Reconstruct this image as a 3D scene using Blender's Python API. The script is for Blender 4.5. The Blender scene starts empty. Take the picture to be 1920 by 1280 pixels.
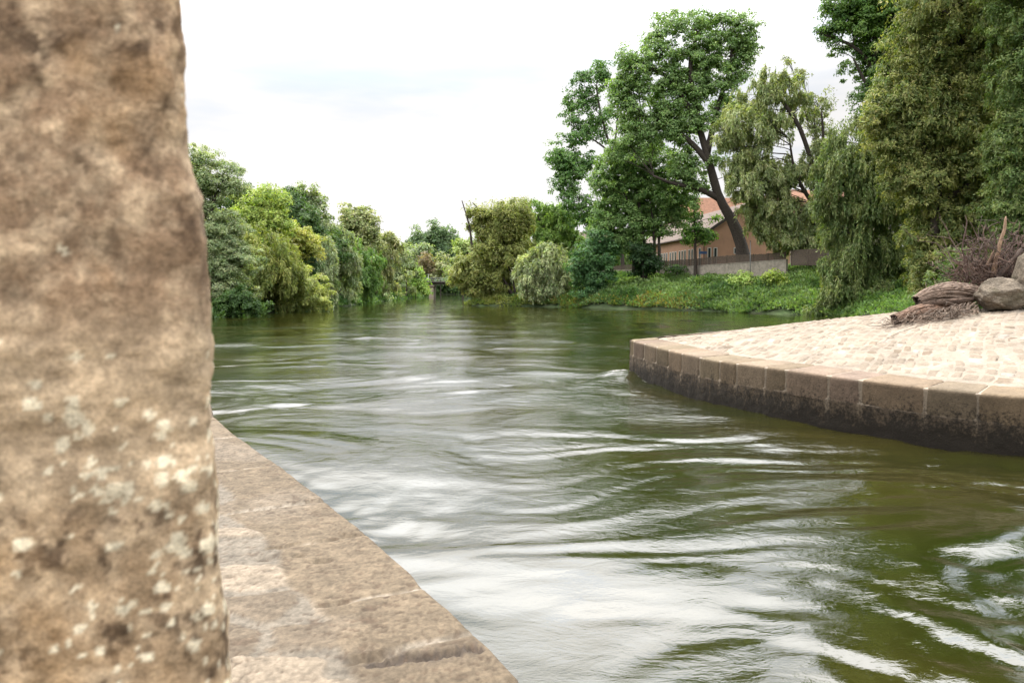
import bpy, math, numpy as np
from mathutils import Vector
rng = np.random.default_rng(7)
C = bpy.context.scene.collection
sc = bpy.context.scene

# ------------------------------------------------------------------ camera
F = 1493.0; HZ = 541.0; H = 2.7
PITCH = math.atan((640 - HZ) / F)
cam = bpy.data.cameras.new('camera'); camo = bpy.data.objects.new('camera', cam); C.objects.link(camo)
cam.sensor_width = 36; cam.lens = F / 1920 * 36; cam.clip_start = 0.05; cam.clip_end = 3000
camo.location = (0, 0, H); camo.rotation_euler = (math.pi / 2 - PITCH, 0, 0)
cam.dof.use_dof = True; cam.dof.focus_distance = 32; cam.dof.aperture_fstop = 11
sc.camera = camo
cp, sp = math.cos(PITCH), math.sin(PITCH)
def ray(px, py):
    u = (px - 960) / F; v = (640 - py) / F
    return np.array([u, cp + v * sp, -sp + v * cp])
def P(px, py, d):            # point on the ray of photo pixel (px,py) at depth y=d
    r = ray(px, py); return r * (d / r[1]) + np.array([0, 0, H])
def G(px, py, z=0.0):        # where that ray meets the level z
    r = ray(px, py); return r * ((z - H) / r[2]) + np.array([0, 0, H])

# ------------------------------------------------------------------ world + sun
SUN_AZ, SUN_EL = math.radians(-28), math.radians(62)     # azimuth from +Y towards +X
w = bpy.data.worlds.new('World'); sc.world = w; w.use_nodes = True
nt = w.node_tree; N = nt.nodes; L = nt.links; N.clear()
out = N.new('ShaderNodeOutputWorld'); bg = N.new('ShaderNodeBackground')
sky = N.new('ShaderNodeTexSky'); sky.sky_type = 'NISHITA'; sky.sun_disc = False
sky.sun_elevation = SUN_EL; sky.sun_rotation = SUN_AZ
sky.air_density = 1.0; sky.dust_density = 1.5
tc = N.new('ShaderNodeTexCoord'); mp = N.new('ShaderNodeMapping'); mp.inputs['Scale'].default_value = (1.0, 1.0, 5.0)
L.new(tc.outputs['Generated'], mp.inputs['Vector'])
nz = N.new('ShaderNodeTexNoise'); nz.inputs['Scale'].default_value = 1.7; nz.inputs['Detail'].default_value = 5; nz.inputs['Roughness'].default_value = .55
L.new(mp.outputs[0], nz.inputs['Vector'])
cover = N.new('ShaderNodeMapRange'); cover.inputs[1].default_value = .34; cover.inputs[2].default_value = .52
L.new(nz.outputs['Fac'], cover.inputs[0])
cloud = N.new('ShaderNodeMixRGB'); cloud.inputs[1].default_value = (4.55, 4.6, 4.72, 1); cloud.inputs[2].default_value = (5.3, 5.2, 5.15, 1)
cr_ = N.new('ShaderNodeMapRange'); cr_.inputs[1].default_value = .42; cr_.inputs[2].default_value = .58; L.new(nz.outputs['Fac'], cr_.inputs[0]); L.new(cr_.outputs[0], cloud.inputs[0])
skym = N.new('ShaderNodeMixRGB'); skym.blend_type = 'MULTIPLY'; skym.inputs[0].default_value = 1; skym.inputs[2].default_value = (.8, .75, .72, 1)
L.new(sky.outputs[0], skym.inputs[1])
veil = N.new('ShaderNodeMixRGB'); veil.inputs[0].default_value = .5; veil.inputs[2].default_value = (4.3, 4.6, 4.95, 1)
L.new(skym.outputs[0], veil.inputs[1])
mx = N.new('ShaderNodeMixRGB'); L.new(cover.outputs[0], mx.inputs[0]); L.new(veil.outputs[0], mx.inputs[1]); L.new(cloud.outputs[0], mx.inputs[2])
# brighter cloud lobe low ahead, added to lighten the water reflections
gd = N.new('ShaderNodeVectorMath'); gd.operation = 'DOT_PRODUCT'; L.new(tc.outputs['Generated'], gd.inputs[0]); gd.inputs[1].default_value = (-.11, .96, .26)
gm = N.new('ShaderNodeMapRange'); gm.interpolation_type = 'SMOOTHSTEP'; gm.inputs[1].default_value = .80; gm.inputs[2].default_value = 1.0; gm.inputs[3].default_value = 1.0; gm.inputs[4].default_value = 1.22; L.new(gd.outputs['Value'], gm.inputs[0])
gx_ = N.new('ShaderNodeVectorMath'); gx_.operation = 'SCALE'; L.new(mx.outputs[0], gx_.inputs[0]); L.new(gm.outputs[0], gx_.inputs['Scale'])
# an overcast sky is brighter overhead than at the horizon
sz = N.new('ShaderNodeSeparateXYZ'); L.new(tc.outputs['Generated'], sz.inputs[0])
ze_ = N.new('ShaderNodeMapRange'); ze_.interpolation_type = 'SMOOTHSTEP'; ze_.inputs[1].default_value = .20; ze_.inputs[2].default_value = .62; ze_.inputs[3].default_value = 1.0; ze_.inputs[4].default_value = 5.0; L.new(sz.outputs[2], ze_.inputs[0])
gz_ = N.new('ShaderNodeVectorMath'); gz_.operation = 'SCALE'; L.new(gx_.outputs[0], gz_.inputs[0]); L.new(ze_.outputs[0], gz_.inputs['Scale'])
L.new(gz_.outputs[0], bg.inputs[0]); bg.inputs[1].default_value = .1; L.new(bg.outputs[0], out.inputs[0])
sun = bpy.data.lights.new('sun', 'SUN'); sun.energy = 2.6; sun.angle = math.radians(11); sun.color = (1, .93, .82)
suno = bpy.data.objects.new('sun', sun); C.objects.link(suno)
sd = Vector((math.sin(SUN_AZ) * math.cos(SUN_EL), math.cos(SUN_AZ) * math.cos(SUN_EL), math.sin(SUN_EL)))
suno.rotation_euler = sd.to_track_quat('Z', 'Y').to_euler()
sc.view_settings.view_transform = 'Standard'; sc.view_settings.look = 'None'
sc.view_settings.exposure = 0.75; sc.view_settings.gamma = 1
sc.render.engine = 'CYCLES'
cy = sc.cycles; cy.max_bounces = 6; cy.diffuse_bounces = 3; cy.glossy_bounces = 3; cy.transmission_bounces = 3; cy.transparent_max_bounces = 4
cy.use_denoising = True; cy.caustics_reflective = False; cy.caustics_refractive = False

# ------------------------------------------------------------------ numpy noise
def _hash(ix, iy, iz, seed):
    h = (ix.astype(np.int64) * 374761393 + iy.astype(np.int64) * 668265263 + iz.astype(np.int64) * 2147483647 + seed * 974634777) & 0xffffffff
    h = ((h ^ (h >> 13)) * 1274126177) & 0xffffffff
    h = (h ^ (h >> 16)) & 0xffffffff
    return h / 4294967295.0
def vn(x, y, z=0.0, seed=0):
    x, y, z = np.broadcast_arrays(np.asarray(x, float), np.asarray(y, float), np.asarray(z, float))
    ix, iy, iz = np.floor(x), np.floor(y), np.floor(z); fx, fy, fz = x - ix, y - iy, z - iz
    fx, fy, fz = [f * f * f * (f * (f * 6 - 15) + 10) for f in (fx, fy, fz)]
    r = 0
    for dx in (0, 1):
        for dy in (0, 1):
            for dz in (0, 1):
                r = r + _hash(ix + dx, iy + dy, iz + dz, seed) * (fx if dx else 1 - fx) * (fy if dy else 1 - fy) * (fz if dz else 1 - fz)
    return r * 2 - 1
def fbm(x, y, z=0.0, o=4, seed=0, g=.5):
    a, s, r, t = 1.0, 1.0, 0.0, 0.0
    for k in range(o):
        r = r + a * vn(x * s, y * s, z * s, seed + k * 17); t += a; a *= g; s *= 2.03
    return r / t
def sstep(a, b, x):
    t = np.clip((x - a) / (b - a), 0, 1); return t * t * (3 - 2 * t)

# ------------------------------------------------------------------ mesh helpers
def mesh(name, V, Q, mat, parent=None, smooth=False, col=None, vcol=None):
    V = np.asarray(V, np.float32).reshape(-1, 3); Q = np.asarray(Q, np.int32).reshape(-1, 4)
    me = bpy.data.meshes.new(name)
    me.vertices.add(len(V)); me.vertices.foreach_set('co', V.ravel())
    me.loops.add(Q.size); me.loops.foreach_set('vertex_index', Q.ravel())
    me.polygons.add(len(Q)); me.polygons.foreach_set('loop_start', np.arange(0, Q.size, 4, dtype=np.int32))
    try: me.polygons.foreach_set('loop_total', np.full(len(Q), 4, np.int32))
    except Exception: pass
    me.update(calc_edges=True)
    me.shade_smooth() if smooth else me.shade_flat()
    if col is not None:
        a = me.attributes.new('tone', 'FLOAT_COLOR', 'FACE')
        a.data.foreach_set('color', np.c_[col, np.ones(len(col))].astype(np.float32).ravel())
    if vcol is not None:
        a = me.attributes.new('tone', 'FLOAT_COLOR', 'POINT')
        a.data.foreach_set('color', np.c_[vcol, np.ones(len(vcol))].astype(np.float32).ravel())
    me.materials.append(mat)
    o = bpy.data.objects.new(name, me); C.objects.link(o)
    if parent is not None: o.parent = parent
    return o
class MB:
    def __init__(s): s.V = []; s.Q = []; s.c = []; s.n = 0
    def add(s, V, Q, col=None):
        V = np.asarray(V, float).reshape(-1, 3); Q = np.asarray(Q, int).reshape(-1, 4)
        s.V.append(V); s.Q.append(Q + s.n); s.n += len(V)
        if col is not None:
            col = np.asarray(col, float)
            s.c.append(np.broadcast_to(col, (len(V), 3)))
    def box(s, x0, x1, y0, y1, z0, z1, col=None, M=None):
        V = np.array([[x, y, z] for z in (z0, z1) for y in (y0, y1) for x in (x0, x1)], float)
        if M is not None: V = M(V)
        s.add(V, [[0, 2, 3, 1], [4, 5, 7, 6], [0, 1, 5, 4], [2, 6, 7, 3], [0, 4, 6, 2], [1, 3, 7, 5]], col)
    def tube(s, pts, rad, n=7, col=None, rough=0.0, seed=0, cap=True):
        pts = np.asarray(pts, float); rad = np.asarray(rad, float) * np.ones(len(pts))
        T = np.gradient(pts, axis=0); T /= np.linalg.norm(T, axis=1, keepdims=True) + 1e-9
        ref = np.where(np.abs(T[:, 2:3]) > .85, [[1., 0, 0]], [[0, 0, 1.]])
        A = np.cross(T, ref); A /= np.linalg.norm(A, axis=1, keepdims=True) + 1e-9
        B = np.cross(T, A)
        th = np.arange(n) * 2 * math.pi / n
        R = rad[:, None]
        if rough: R = R * (1 + rough * vn(np.cos(th)[None] * 2.2 + pts[:, 0:1], np.sin(th)[None] * 2.2 + pts[:, 1:2], pts[:, 2:3] * 1.2, seed))
        V = pts[:, None] + (A[:, None] * np.cos(th)[None, :, None] + B[:, None] * np.sin(th)[None, :, None]) * np.broadcast_to(R, (len(pts), n))[..., None]
        V = V.reshape(-1, 3); i = np.arange(len(pts) - 1)[:, None] * n; j = np.arange(n)[None]; k = (j + 1) % n
        Q = np.stack([i + j, i + k, i + n + k, i + n + j], -1).reshape(-1, 4)
        if cap:
            m = len(V); V = np.vstack([V, pts[:1], pts[-1:]])
            e = (len(pts) - 1) * n
            q = [[m, (t + 1) % n, t, t] for t in range(0)]
            Q = np.vstack([Q] + [np.array([[m, (t + 2) % n, (t + 1) % n, t]]) for t in range(0, n - 1, 2)] + [np.array([[m + 1, e + t, e + (t + 1) % n, e + (t + 2) % n]]) for t in range(0, n - 1, 2)])
        s.add(V, Q, col)
    def build(s, name, mat, parent=None, smooth=False):
        c = np.vstack(s.c) if s.c else None
        return mesh(name, np.vstack(s.V), np.vstack(s.Q), mat, parent, smooth, vcol=c)
def gridq(nu, nv):
    i, j = np.meshgrid(np.arange(nu - 1), np.arange(nv - 1), indexing='ij')
    a = i * nv + j
    return np.stack([a, a + nv, a + nv + 1, a + 1], -1).reshape(-1, 4)
def tag(o, label=None, cat=None, group=None, kind=None):
    if label: o['label'] = label
    if cat: o['category'] = cat
    if group: o['group'] = group
    if kind: o['kind'] = kind
    return o
def empty(name, loc, label, cat, group=None):
    o = bpy.data.objects.new(name, None); C.objects.link(o); o.location = loc; o.empty_display_size = .3
    return tag(o, label, cat, group)
def fix(root):        # parts were built in world space: keep them there
    bpy.context.view_layer.update()
    for ch in root.children:
        ch.matrix_parent_inverse = root.matrix_world.inverted()
def resample(pts, n):
    pts = np.asarray(pts, float); d = np.r_[0, np.cumsum(np.linalg.norm(np.diff(pts, axis=0), axis=1))]
    t = np.linspace(0, d[-1], n)
    return np.stack([np.interp(t, d, pts[:, k]) for k in range(pts.shape[1])], 1)
def smoothline(pts, n, it=2):
    pts = np.asarray(pts, float)
    for _ in range(it):
        a = pts[:-1] * .75 + pts[1:] * .25; b = pts[:-1] * .25 + pts[1:] * .75
        pts = np.vstack([pts[:1], np.stack([a, b], 1).reshape(-1, pts.shape[1]), pts[-1:]])
    return resample(pts, n)

# ------------------------------------------------------------------ materials
def material(name):
    m = bpy.data.materials.new(name); m.use_nodes = True
    b = m.node_tree.nodes['Principled BSDF']
    return m, m.node_tree.nodes, m.node_tree.links, b
def noise(Nn, Ll, scale, detail=4, rough=.6, vec=None, dist=0):
    n = Nn.new('ShaderNodeTexNoise'); n.inputs['Scale'].default_value = scale; n.inputs['Detail'].default_value = detail
    n.inputs['Roughness'].default_value = rough; n.inputs['Distortion'].default_value = dist
    if vec is not None: Ll.new(vec, n.inputs['Vector'])
    return n
def ramp(Nn, Ll, src, stops):
    r = Nn.new('ShaderNodeValToRGB'); Ll.new(src, r.inputs[0])
    e = r.color_ramp.elements
    while len(e) < len(stops): e.new(.5)
    for k, (p, c) in enumerate(stops):
        e[k].position = p; e[k].color = (*c, 1) if len(c) == 3 else c
    return r
def leafmat(name, trans=.38, rough=.55, spec=.3):
    m, n, l, b = material(name)
    a = n.new('ShaderNodeAttribute'); a.attribute_name = 'tone'
    b.inputs['Roughness'].default_value = rough; b.inputs['Specular IOR Level'].default_value = spec
    l.new(a.outputs['Color'], b.inputs['Base Color'])
    t = n.new('ShaderNodeBsdfTranslucent'); g = n.new('ShaderNodeMixRGB'); g.blend_type = 'MULTIPLY'; g.inputs[0].default_value = 1
    g.inputs[2].default_value = (1.25, 1.35, .5, 1); l.new(a.outputs['Color'], g.inputs[1]); l.new(g.outputs[0], t.inputs[0])
    mxs = n.new('ShaderNodeMixShader'); mxs.inputs[0].default_value = trans
    l.new(b.outputs[0], mxs.inputs[1]); l.new(t.outputs[0], mxs.inputs[2]); l.new(mxs.outputs[0], n['Material Output'].inputs[0])
    return m
LEAF = leafmat('leaf')
def rockmat(name, attr=True, base=(.4, .3, .2), var=.5, scale=3, bump=.4, bscale=40, rough=.9, bdist=.01, extra=None):
    m, n, l, b = material(name)
    tcx = n.new('ShaderNodeTexCoord')
    if attr:
        a = n.new('ShaderNodeAttribute'); a.attribute_name = 'tone'; src = a.outputs['Color']
    else:
        a = n.new('ShaderNodeRGB'); a.outputs[0].default_value = (*base, 1); src = a.outputs[0]
    n1 = noise(n, l, scale, 8, .7, tcx.outputs['Object'])
    r1 = ramp(n, l, n1.outputs['Fac'], [(.3, (1 - var,) * 3), (.7, (1 + var,) * 3)])
    n2 = noise(n, l, scale * 9, 4, .7, tcx.outputs['Object'])
    r2 = ramp(n, l, n2.outputs['Fac'], [(.35, (1 - var * .6,) * 3), (.62, (1 + var * .4,) * 3)])
    m1 = n.new('ShaderNodeMixRGB'); m1.blend_type = 'MULTIPLY'; m1.inputs[0].default_value = 1; l.new(src, m1.inputs[1]); l.new(r1.outputs[0], m1.inputs[2])
    m2 = n.new('ShaderNodeMixRGB'); m2.blend_type = 'MULTIPLY'; m2.inputs[0].default_value = 1; l.new(m1.outputs[0], m2.inputs[1]); l.new(r2.outputs[0], m2.inputs[2])
    b.inputs['Roughness'].default_value = rough; b.inputs['Specular IOR Level'].default_value = .25
    n3 = noise(n, l, bscale, 6, .7, tcx.outputs['Object'])
    bp = n.new('ShaderNodeBump'); bp.inputs['Strength'].default_value = bump; bp.inputs['Distance'].default_value = bdist
    l.new(n3.outputs['Fac'], bp.inputs['Height']); l.new(bp.outputs[0], b.inputs['Normal'])
    res = m2.outputs[0]
    if extra: res = extra(n, l, tcx, res)
    l.new(res, b.inputs['Base Color'])
    return m
def plain(name, col, rough=.7, var=.25, scale=2, metal=0):
    m, n, l, b = material(name)
    tcx = n.new('ShaderNodeTexCoord'); n1 = noise(n, l, scale, 6, .65, tcx.outputs['Object'])
    r1 = ramp(n, l, n1.outputs['Fac'], [(.3, tuple(c * (1 - var) for c in col)), (.7, tuple(min(1, c * (1 + var)) for c in col))])
    l.new(r1.outputs[0], b.inputs['Base Color']); b.inputs['Roughness'].default_value = rough; b.inputs['Metallic'].default_value = metal
    return m
BARK = plain('bark', (.045, .034, .026), .9, .5, 6)
BARKP = plain('pale_bark', (.12, .09, .065), .9, .5, 6)

# ------------------------------------------------------------------ river outline, ground, water
RB = [(34, -90), (34, 20), (33.5, 52), (32.7, 66), (31.5, 78), (29.5, 84), (24, 92), (16.6, 103), (9, 112), (1.6, 121), (-6.5, 123.5), (-7.5, 128), (-3, 136), (2, 155), (4, 210), (0, 300), (-6, 352)]
LB = [(-60, 352), (-40, 330), (-31, 290), (-29, 240), (-27.8, 190), (-26, 130), (-26.2, 110), (-27, 88), (-27.2, 70), (-27.5, 40), (-28, -90)]
POLY = np.array(RB + LB, float)
def river_sdf(x, y):       # >0 on land, <0 in the river
    px, py = x.ravel(), y.ravel(); d = np.full(px.shape, 1e9); ins = np.zeros(px.shape, bool)
    n = len(POLY)
    for i in range(n):
        a = POLY[i]; b = POLY[(i + 1) % n]; e = b - a
        t = np.clip(((px - a[0]) * e[0] + (py - a[1]) * e[1]) / (e @ e), 0, 1)
        d = np.minimum(d, np.hypot(px - a[0] - t * e[0], py - a[1] - t * e[1]))
        c = ((a[1] > py) != (b[1] > py)) & (px < (b[0] - a[0]) * (py - a[1]) / (b[1] - a[1] + 1e-12) + a[0])
        ins ^= c
    return np.where(ins, -d, d).reshape(x.shape)
def ground_z(x, y):
    x = np.asarray(x, float); y = np.asarray(y, float)
    s = river_sdf(x, y) + 1.2 * fbm(x * .25, y * .25, 0, 3, 5)
    hi = sstep(3, 17, x) * sstep(150, 128, y)
    top = np.where(x > -5, 1.3 + 3.8 * hi, 1.6)
    wdt = np.where(x > -5, 4 + 11 * hi, 5)
    t = np.clip(s / wdt, 0, 1)
    z = .05 + top * (t ** .8)
    z = np.where(s < 0, np.maximum(-1.6, s * .6), z)
    z = z + np.where(s > 0, .15 * fbm(x * .6, y * .6, 0, 3, 9), 0)
    return z + np.clip(s - 60, 0, 400) * .01
def axis(lo, a, b, hi, st, g=1.12):
    m = np.arange(a, b + st * .5, st); r = []; x, s = b, st
    while x < hi: s *= g; x += s; r.append(min(x, hi))
    l = []; x, s = a, st
    while x > lo: s *= g; x -= s; l.append(max(x, lo))
    return np.r_[l[::-1], m, r]
gx = axis(-1500, -44, 60, 1500, 1.0); gy = axis(-300, 40, 150, 2500, 1.0, 1.06)
X, Y = np.meshgrid(gx, gy, indexing='ij'); Z = ground_z(X, Y)
m, n, l, b = material('ground_soil')
tcx = n.new('ShaderNodeTexCoord'); n1 = noise(n, l, .35, 8, .7, tcx.outputs['Object'])
r1 = ramp(n, l, n1.outputs['Fac'], [(.3, (.035, .03, .018)), (.5, (.04, .06, .02)), (.7, (.06, .1, .03))])
l.new(r1.outputs[0], b.inputs['Base Color']); b.inputs['Roughness'].default_value = 1
tag(mesh('ground', np.stack([X, Y, Z], -1), gridq(*X.shape), m, smooth=True), kind='structure')

TIP = G(1180, 707)[:2]
# front waterline of the cobbled island
WL = [(1180, 707), (1230, 726), (1310, 752), (1390, 773), (1471, 791), (1551, 806), (1651, 822), (1751, 838), (1912, 857)]
FRONT = np.array([G(*p)[:2] for p in WL] + [(9.8, 11.5), (12.0, 10.4), (15, 9.6), (22, 9.0)])
BACK = np.array([FRONT[0], (4.9, 25.6), (7.5, 27.0), (11, 27.6), (15.5, 27.2), (22, 26)])
# edge of the near ledge
LZ = 1.25
EDGE_PX = [(401, 778), (443, 812), (549, 888), (608, 934), (675, 980), (730, 1031), (802, 1099), (924, 1208), (992, 1280)]
EDGE = np.array([(-4.9, 12.6)] + [tuple(G(a, b_, LZ)[:2]) for a, b_ in EDGE_PX] + [(.42, 2.2), (.8, 1.3), (1.1, .2), (1.25, -1.5), (1.3, -4)])
def dline(x, y, pts):
    d = np.full(x.shape, 1e9)
    for a, b_ in zip(pts[:-1], pts[1:]):
        e = b_ - a; t = np.clip(((x - a[0]) * e[0] + (y - a[1]) * e[1]) / (e @ e), 0, 1)
        d = np.minimum(d, np.hypot(x - a[0] - t * e[0], y - a[1] - t * e[1]))
    return d
gx = axis(-600, -7, 15, 600, .09, 1.04); gy = axis(-200, 2, 30, 900, .09, 1.022)
X, Y = np.meshgrid(gx, gy, indexing='ij')
def wave(X, Y):
    nr_ = sstep(45, 12, Y)[...] ; wx = X + (1.6 + 1.6 * nr_) * fbm(X * .2, Y * .2, 0, 2, 31); wy = Y + (1.6 + 1.6 * nr_) * fbm(X * .2, Y * .2, 3.3, 2, 37)
    a = np.clip(1.15 - Y / 400, .4, 1)
    rough = .55 + .45 * sstep(-.25, .35, fbm(X * .09, Y * .07, 0, 2, 71)) + .35 * sstep(.2, 3.0, X - 1.0) * sstep(30, 8, Y)
    z = .085 * fbm(wx * .28, wy * .36, 0, 2, 41)
    r2 = fbm(wx * .75 + .5 * fbm(wx * .5, wy * .5, 0, 2, 45), wy * 1.15, 0, 3, 43)
    z = z + .030 * rough * (.75 + .25 * sstep(6, 14, Y)) * (r2 * 1.2 + .35 * (1 - 2 * np.abs(r2)))
    z = z + .009 * rough * fbm(wx * 2.3, wy * 3.6, 0, 3, 47)
    return z * a
Z = wave(X, Y)
# bow wave piled against the tip and the V of ridges running off it
dx, dy = X - TIP[0], Y - TIP[1]
r = np.hypot(dx, dy)
Z += .16 * np.exp(-((dx + .35) ** 2 / .5 + (dy + .1) ** 2 / .5))
dw = dline(X, Y, FRONT)
near = np.exp(-dw / .35) * sstep(14, 0, r) 
Z += .014 * np.exp(-dw / 1.6) * fbm(X * 2.6, Y * 3.4, 1, 3, 6)
Z += .03 * near * (1 + fbm(X * 3, Y * 3, 0, 3, 3))
for k, (ax, ay) in enumerate([(-.75, -.66), (-.55, -.83), (-.3, -.95)]):     # ridges trailing toward the camera
    s = dx * ax + dy * ay; q = dx * ay - dy * ax + .35 * np.sin(s * .7 + k)
    Z += .045 * np.exp(-(q ** 2) / (.10 + .03 * np.clip(s, 0, 9))) * sstep(0, 1, s) * sstep(10, 2, s)
foam = np.exp(-((dx + .35) ** 2 / .5 + (dy + .15) ** 2 / .3)) * .62
foam = np.maximum(foam, .55 * np.exp(-dw / .16) * sstep(9, 1, r))
for (ax, ay) in [(-.75, -.66), (-.45, -.9)]:
    s = dx * ax + dy * ay; q = dx * ay - dy * ax
    foam = np.maximum(foam, .5 * np.exp(-(q ** 2) / .12) * sstep(0, .6, s) * sstep(3.2, .6, s))
m, n, l, b = material('river_water')
tcx = n.new('ShaderNodeTexCoord')
b.inputs['IOR'].default_value = 2.0; b.inputs['Specular IOR Level'].default_value = .6
a = n.new('ShaderNodeAttribute'); a.attribute_name = 'tone'
sp3 = n.new('ShaderNodeSeparateXYZ'); l.new(a.outputs['Vector'], sp3.inputs[0])
nf = noise(n, l, 14, 6, .75, tcx.outputs['Object'])
ad = n.new('ShaderNodeMath'); ad.operation = 'ADD'; l.new(sp3.outputs[0], ad.inputs[0]); l.new(nf.outputs['Fac'], ad.inputs[1])
fr = n.new('ShaderNodeMapRange'); fr.inputs[1].default_value = .98; fr.inputs[2].default_value = 1.25; l.new(ad.outputs[0], fr.inputs[0])
deep = noise(n, l, .22, 3, .5, tcx.outputs['Object'])
dc = ramp(n, l, deep.outputs['Fac'], [(.35, (.0105, .0155, .002)), (.65, (.025, .0225, .0045))])
mc = n.new('ShaderNodeMixRGB'); l.new(fr.outputs[0], mc.inputs[0]); l.new(dc.outputs[0], mc.inputs[1]); mc.inputs[2].default_value = (.75, .74, .7, 1)
l.new(mc.outputs[0], b.inputs['Base Color'])
rr = n.new('ShaderNodeMapRange'); rr.inputs[3].default_value = .004; rr.inputs[4].default_value = .6; l.new(fr.outputs[0], rr.inputs[0]); l.new(rr.outputs[0], b.inputs['Roughness'])
mpx = n.new('ShaderNodeMapping'); mpx.inputs['Scale'].default_value = (1, 1.7, 1); mpx.inputs['Rotation'].default_value = (0, 0, .2); l.new(tcx.outputs['Object'], mpx.inputs[0])
w1 = noise(n, l, 1.9, 4, .55, mpx.outputs[0], 1.4)
w2 = noise(n, l, 9.0, 3, .5, mpx.outputs[0], 2.0)
patch = noise(n, l, .16, 3, .6, tcx.outputs['Object'])
pr = n.new('ShaderNodeMapRange'); pr.inputs[1].default_value = .36; pr.inputs[2].default_value = .62; pr.inputs[3].default_value = .12; pr.inputs[4].default_value = 1.0; l.new(patch.outputs['Fac'], pr.inputs[0])
b1 = n.new('ShaderNodeBump'); l.new(sp3.outputs[1], b1.inputs['Strength']); b1.inputs['Distance'].default_value = .012; l.new(w1.outputs['Fac'], b1.inputs['Height'])
b2 = n.new('ShaderNodeBump'); b2.inputs['Distance'].default_value = .0045; pm_ = n.new('ShaderNodeMath'); pm_.operation = 'MULTIPLY'; l.new(pr.outputs[0], pm_.inputs[0]); l.new(sp3.outputs[1], pm_.inputs[1]); l.new(pm_.outputs[0], b2.inputs['Strength']); l.new(w2.outputs['Fac'], b2.inputs['Height']); l.new(b1.outputs[0], b2.inputs['Normal'])
l.new(b2.outputs[0], b.inputs['Normal'])
tag(mesh('river_water', np.stack([X, Y, Z], -1), gridq(*X.shape), m, smooth=True, vcol=np.stack([foam.ravel(), np.clip(.40 + .6 * sstep(7, 20, Y) + .3 * sstep(.0, .4, fbm(X * .3, Y * .3, 0, 2, 88)) + 1.3 * np.exp(-dw / 2.0), 0, 1.8).ravel(), foam.ravel()], 1)), kind='structure')

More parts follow.
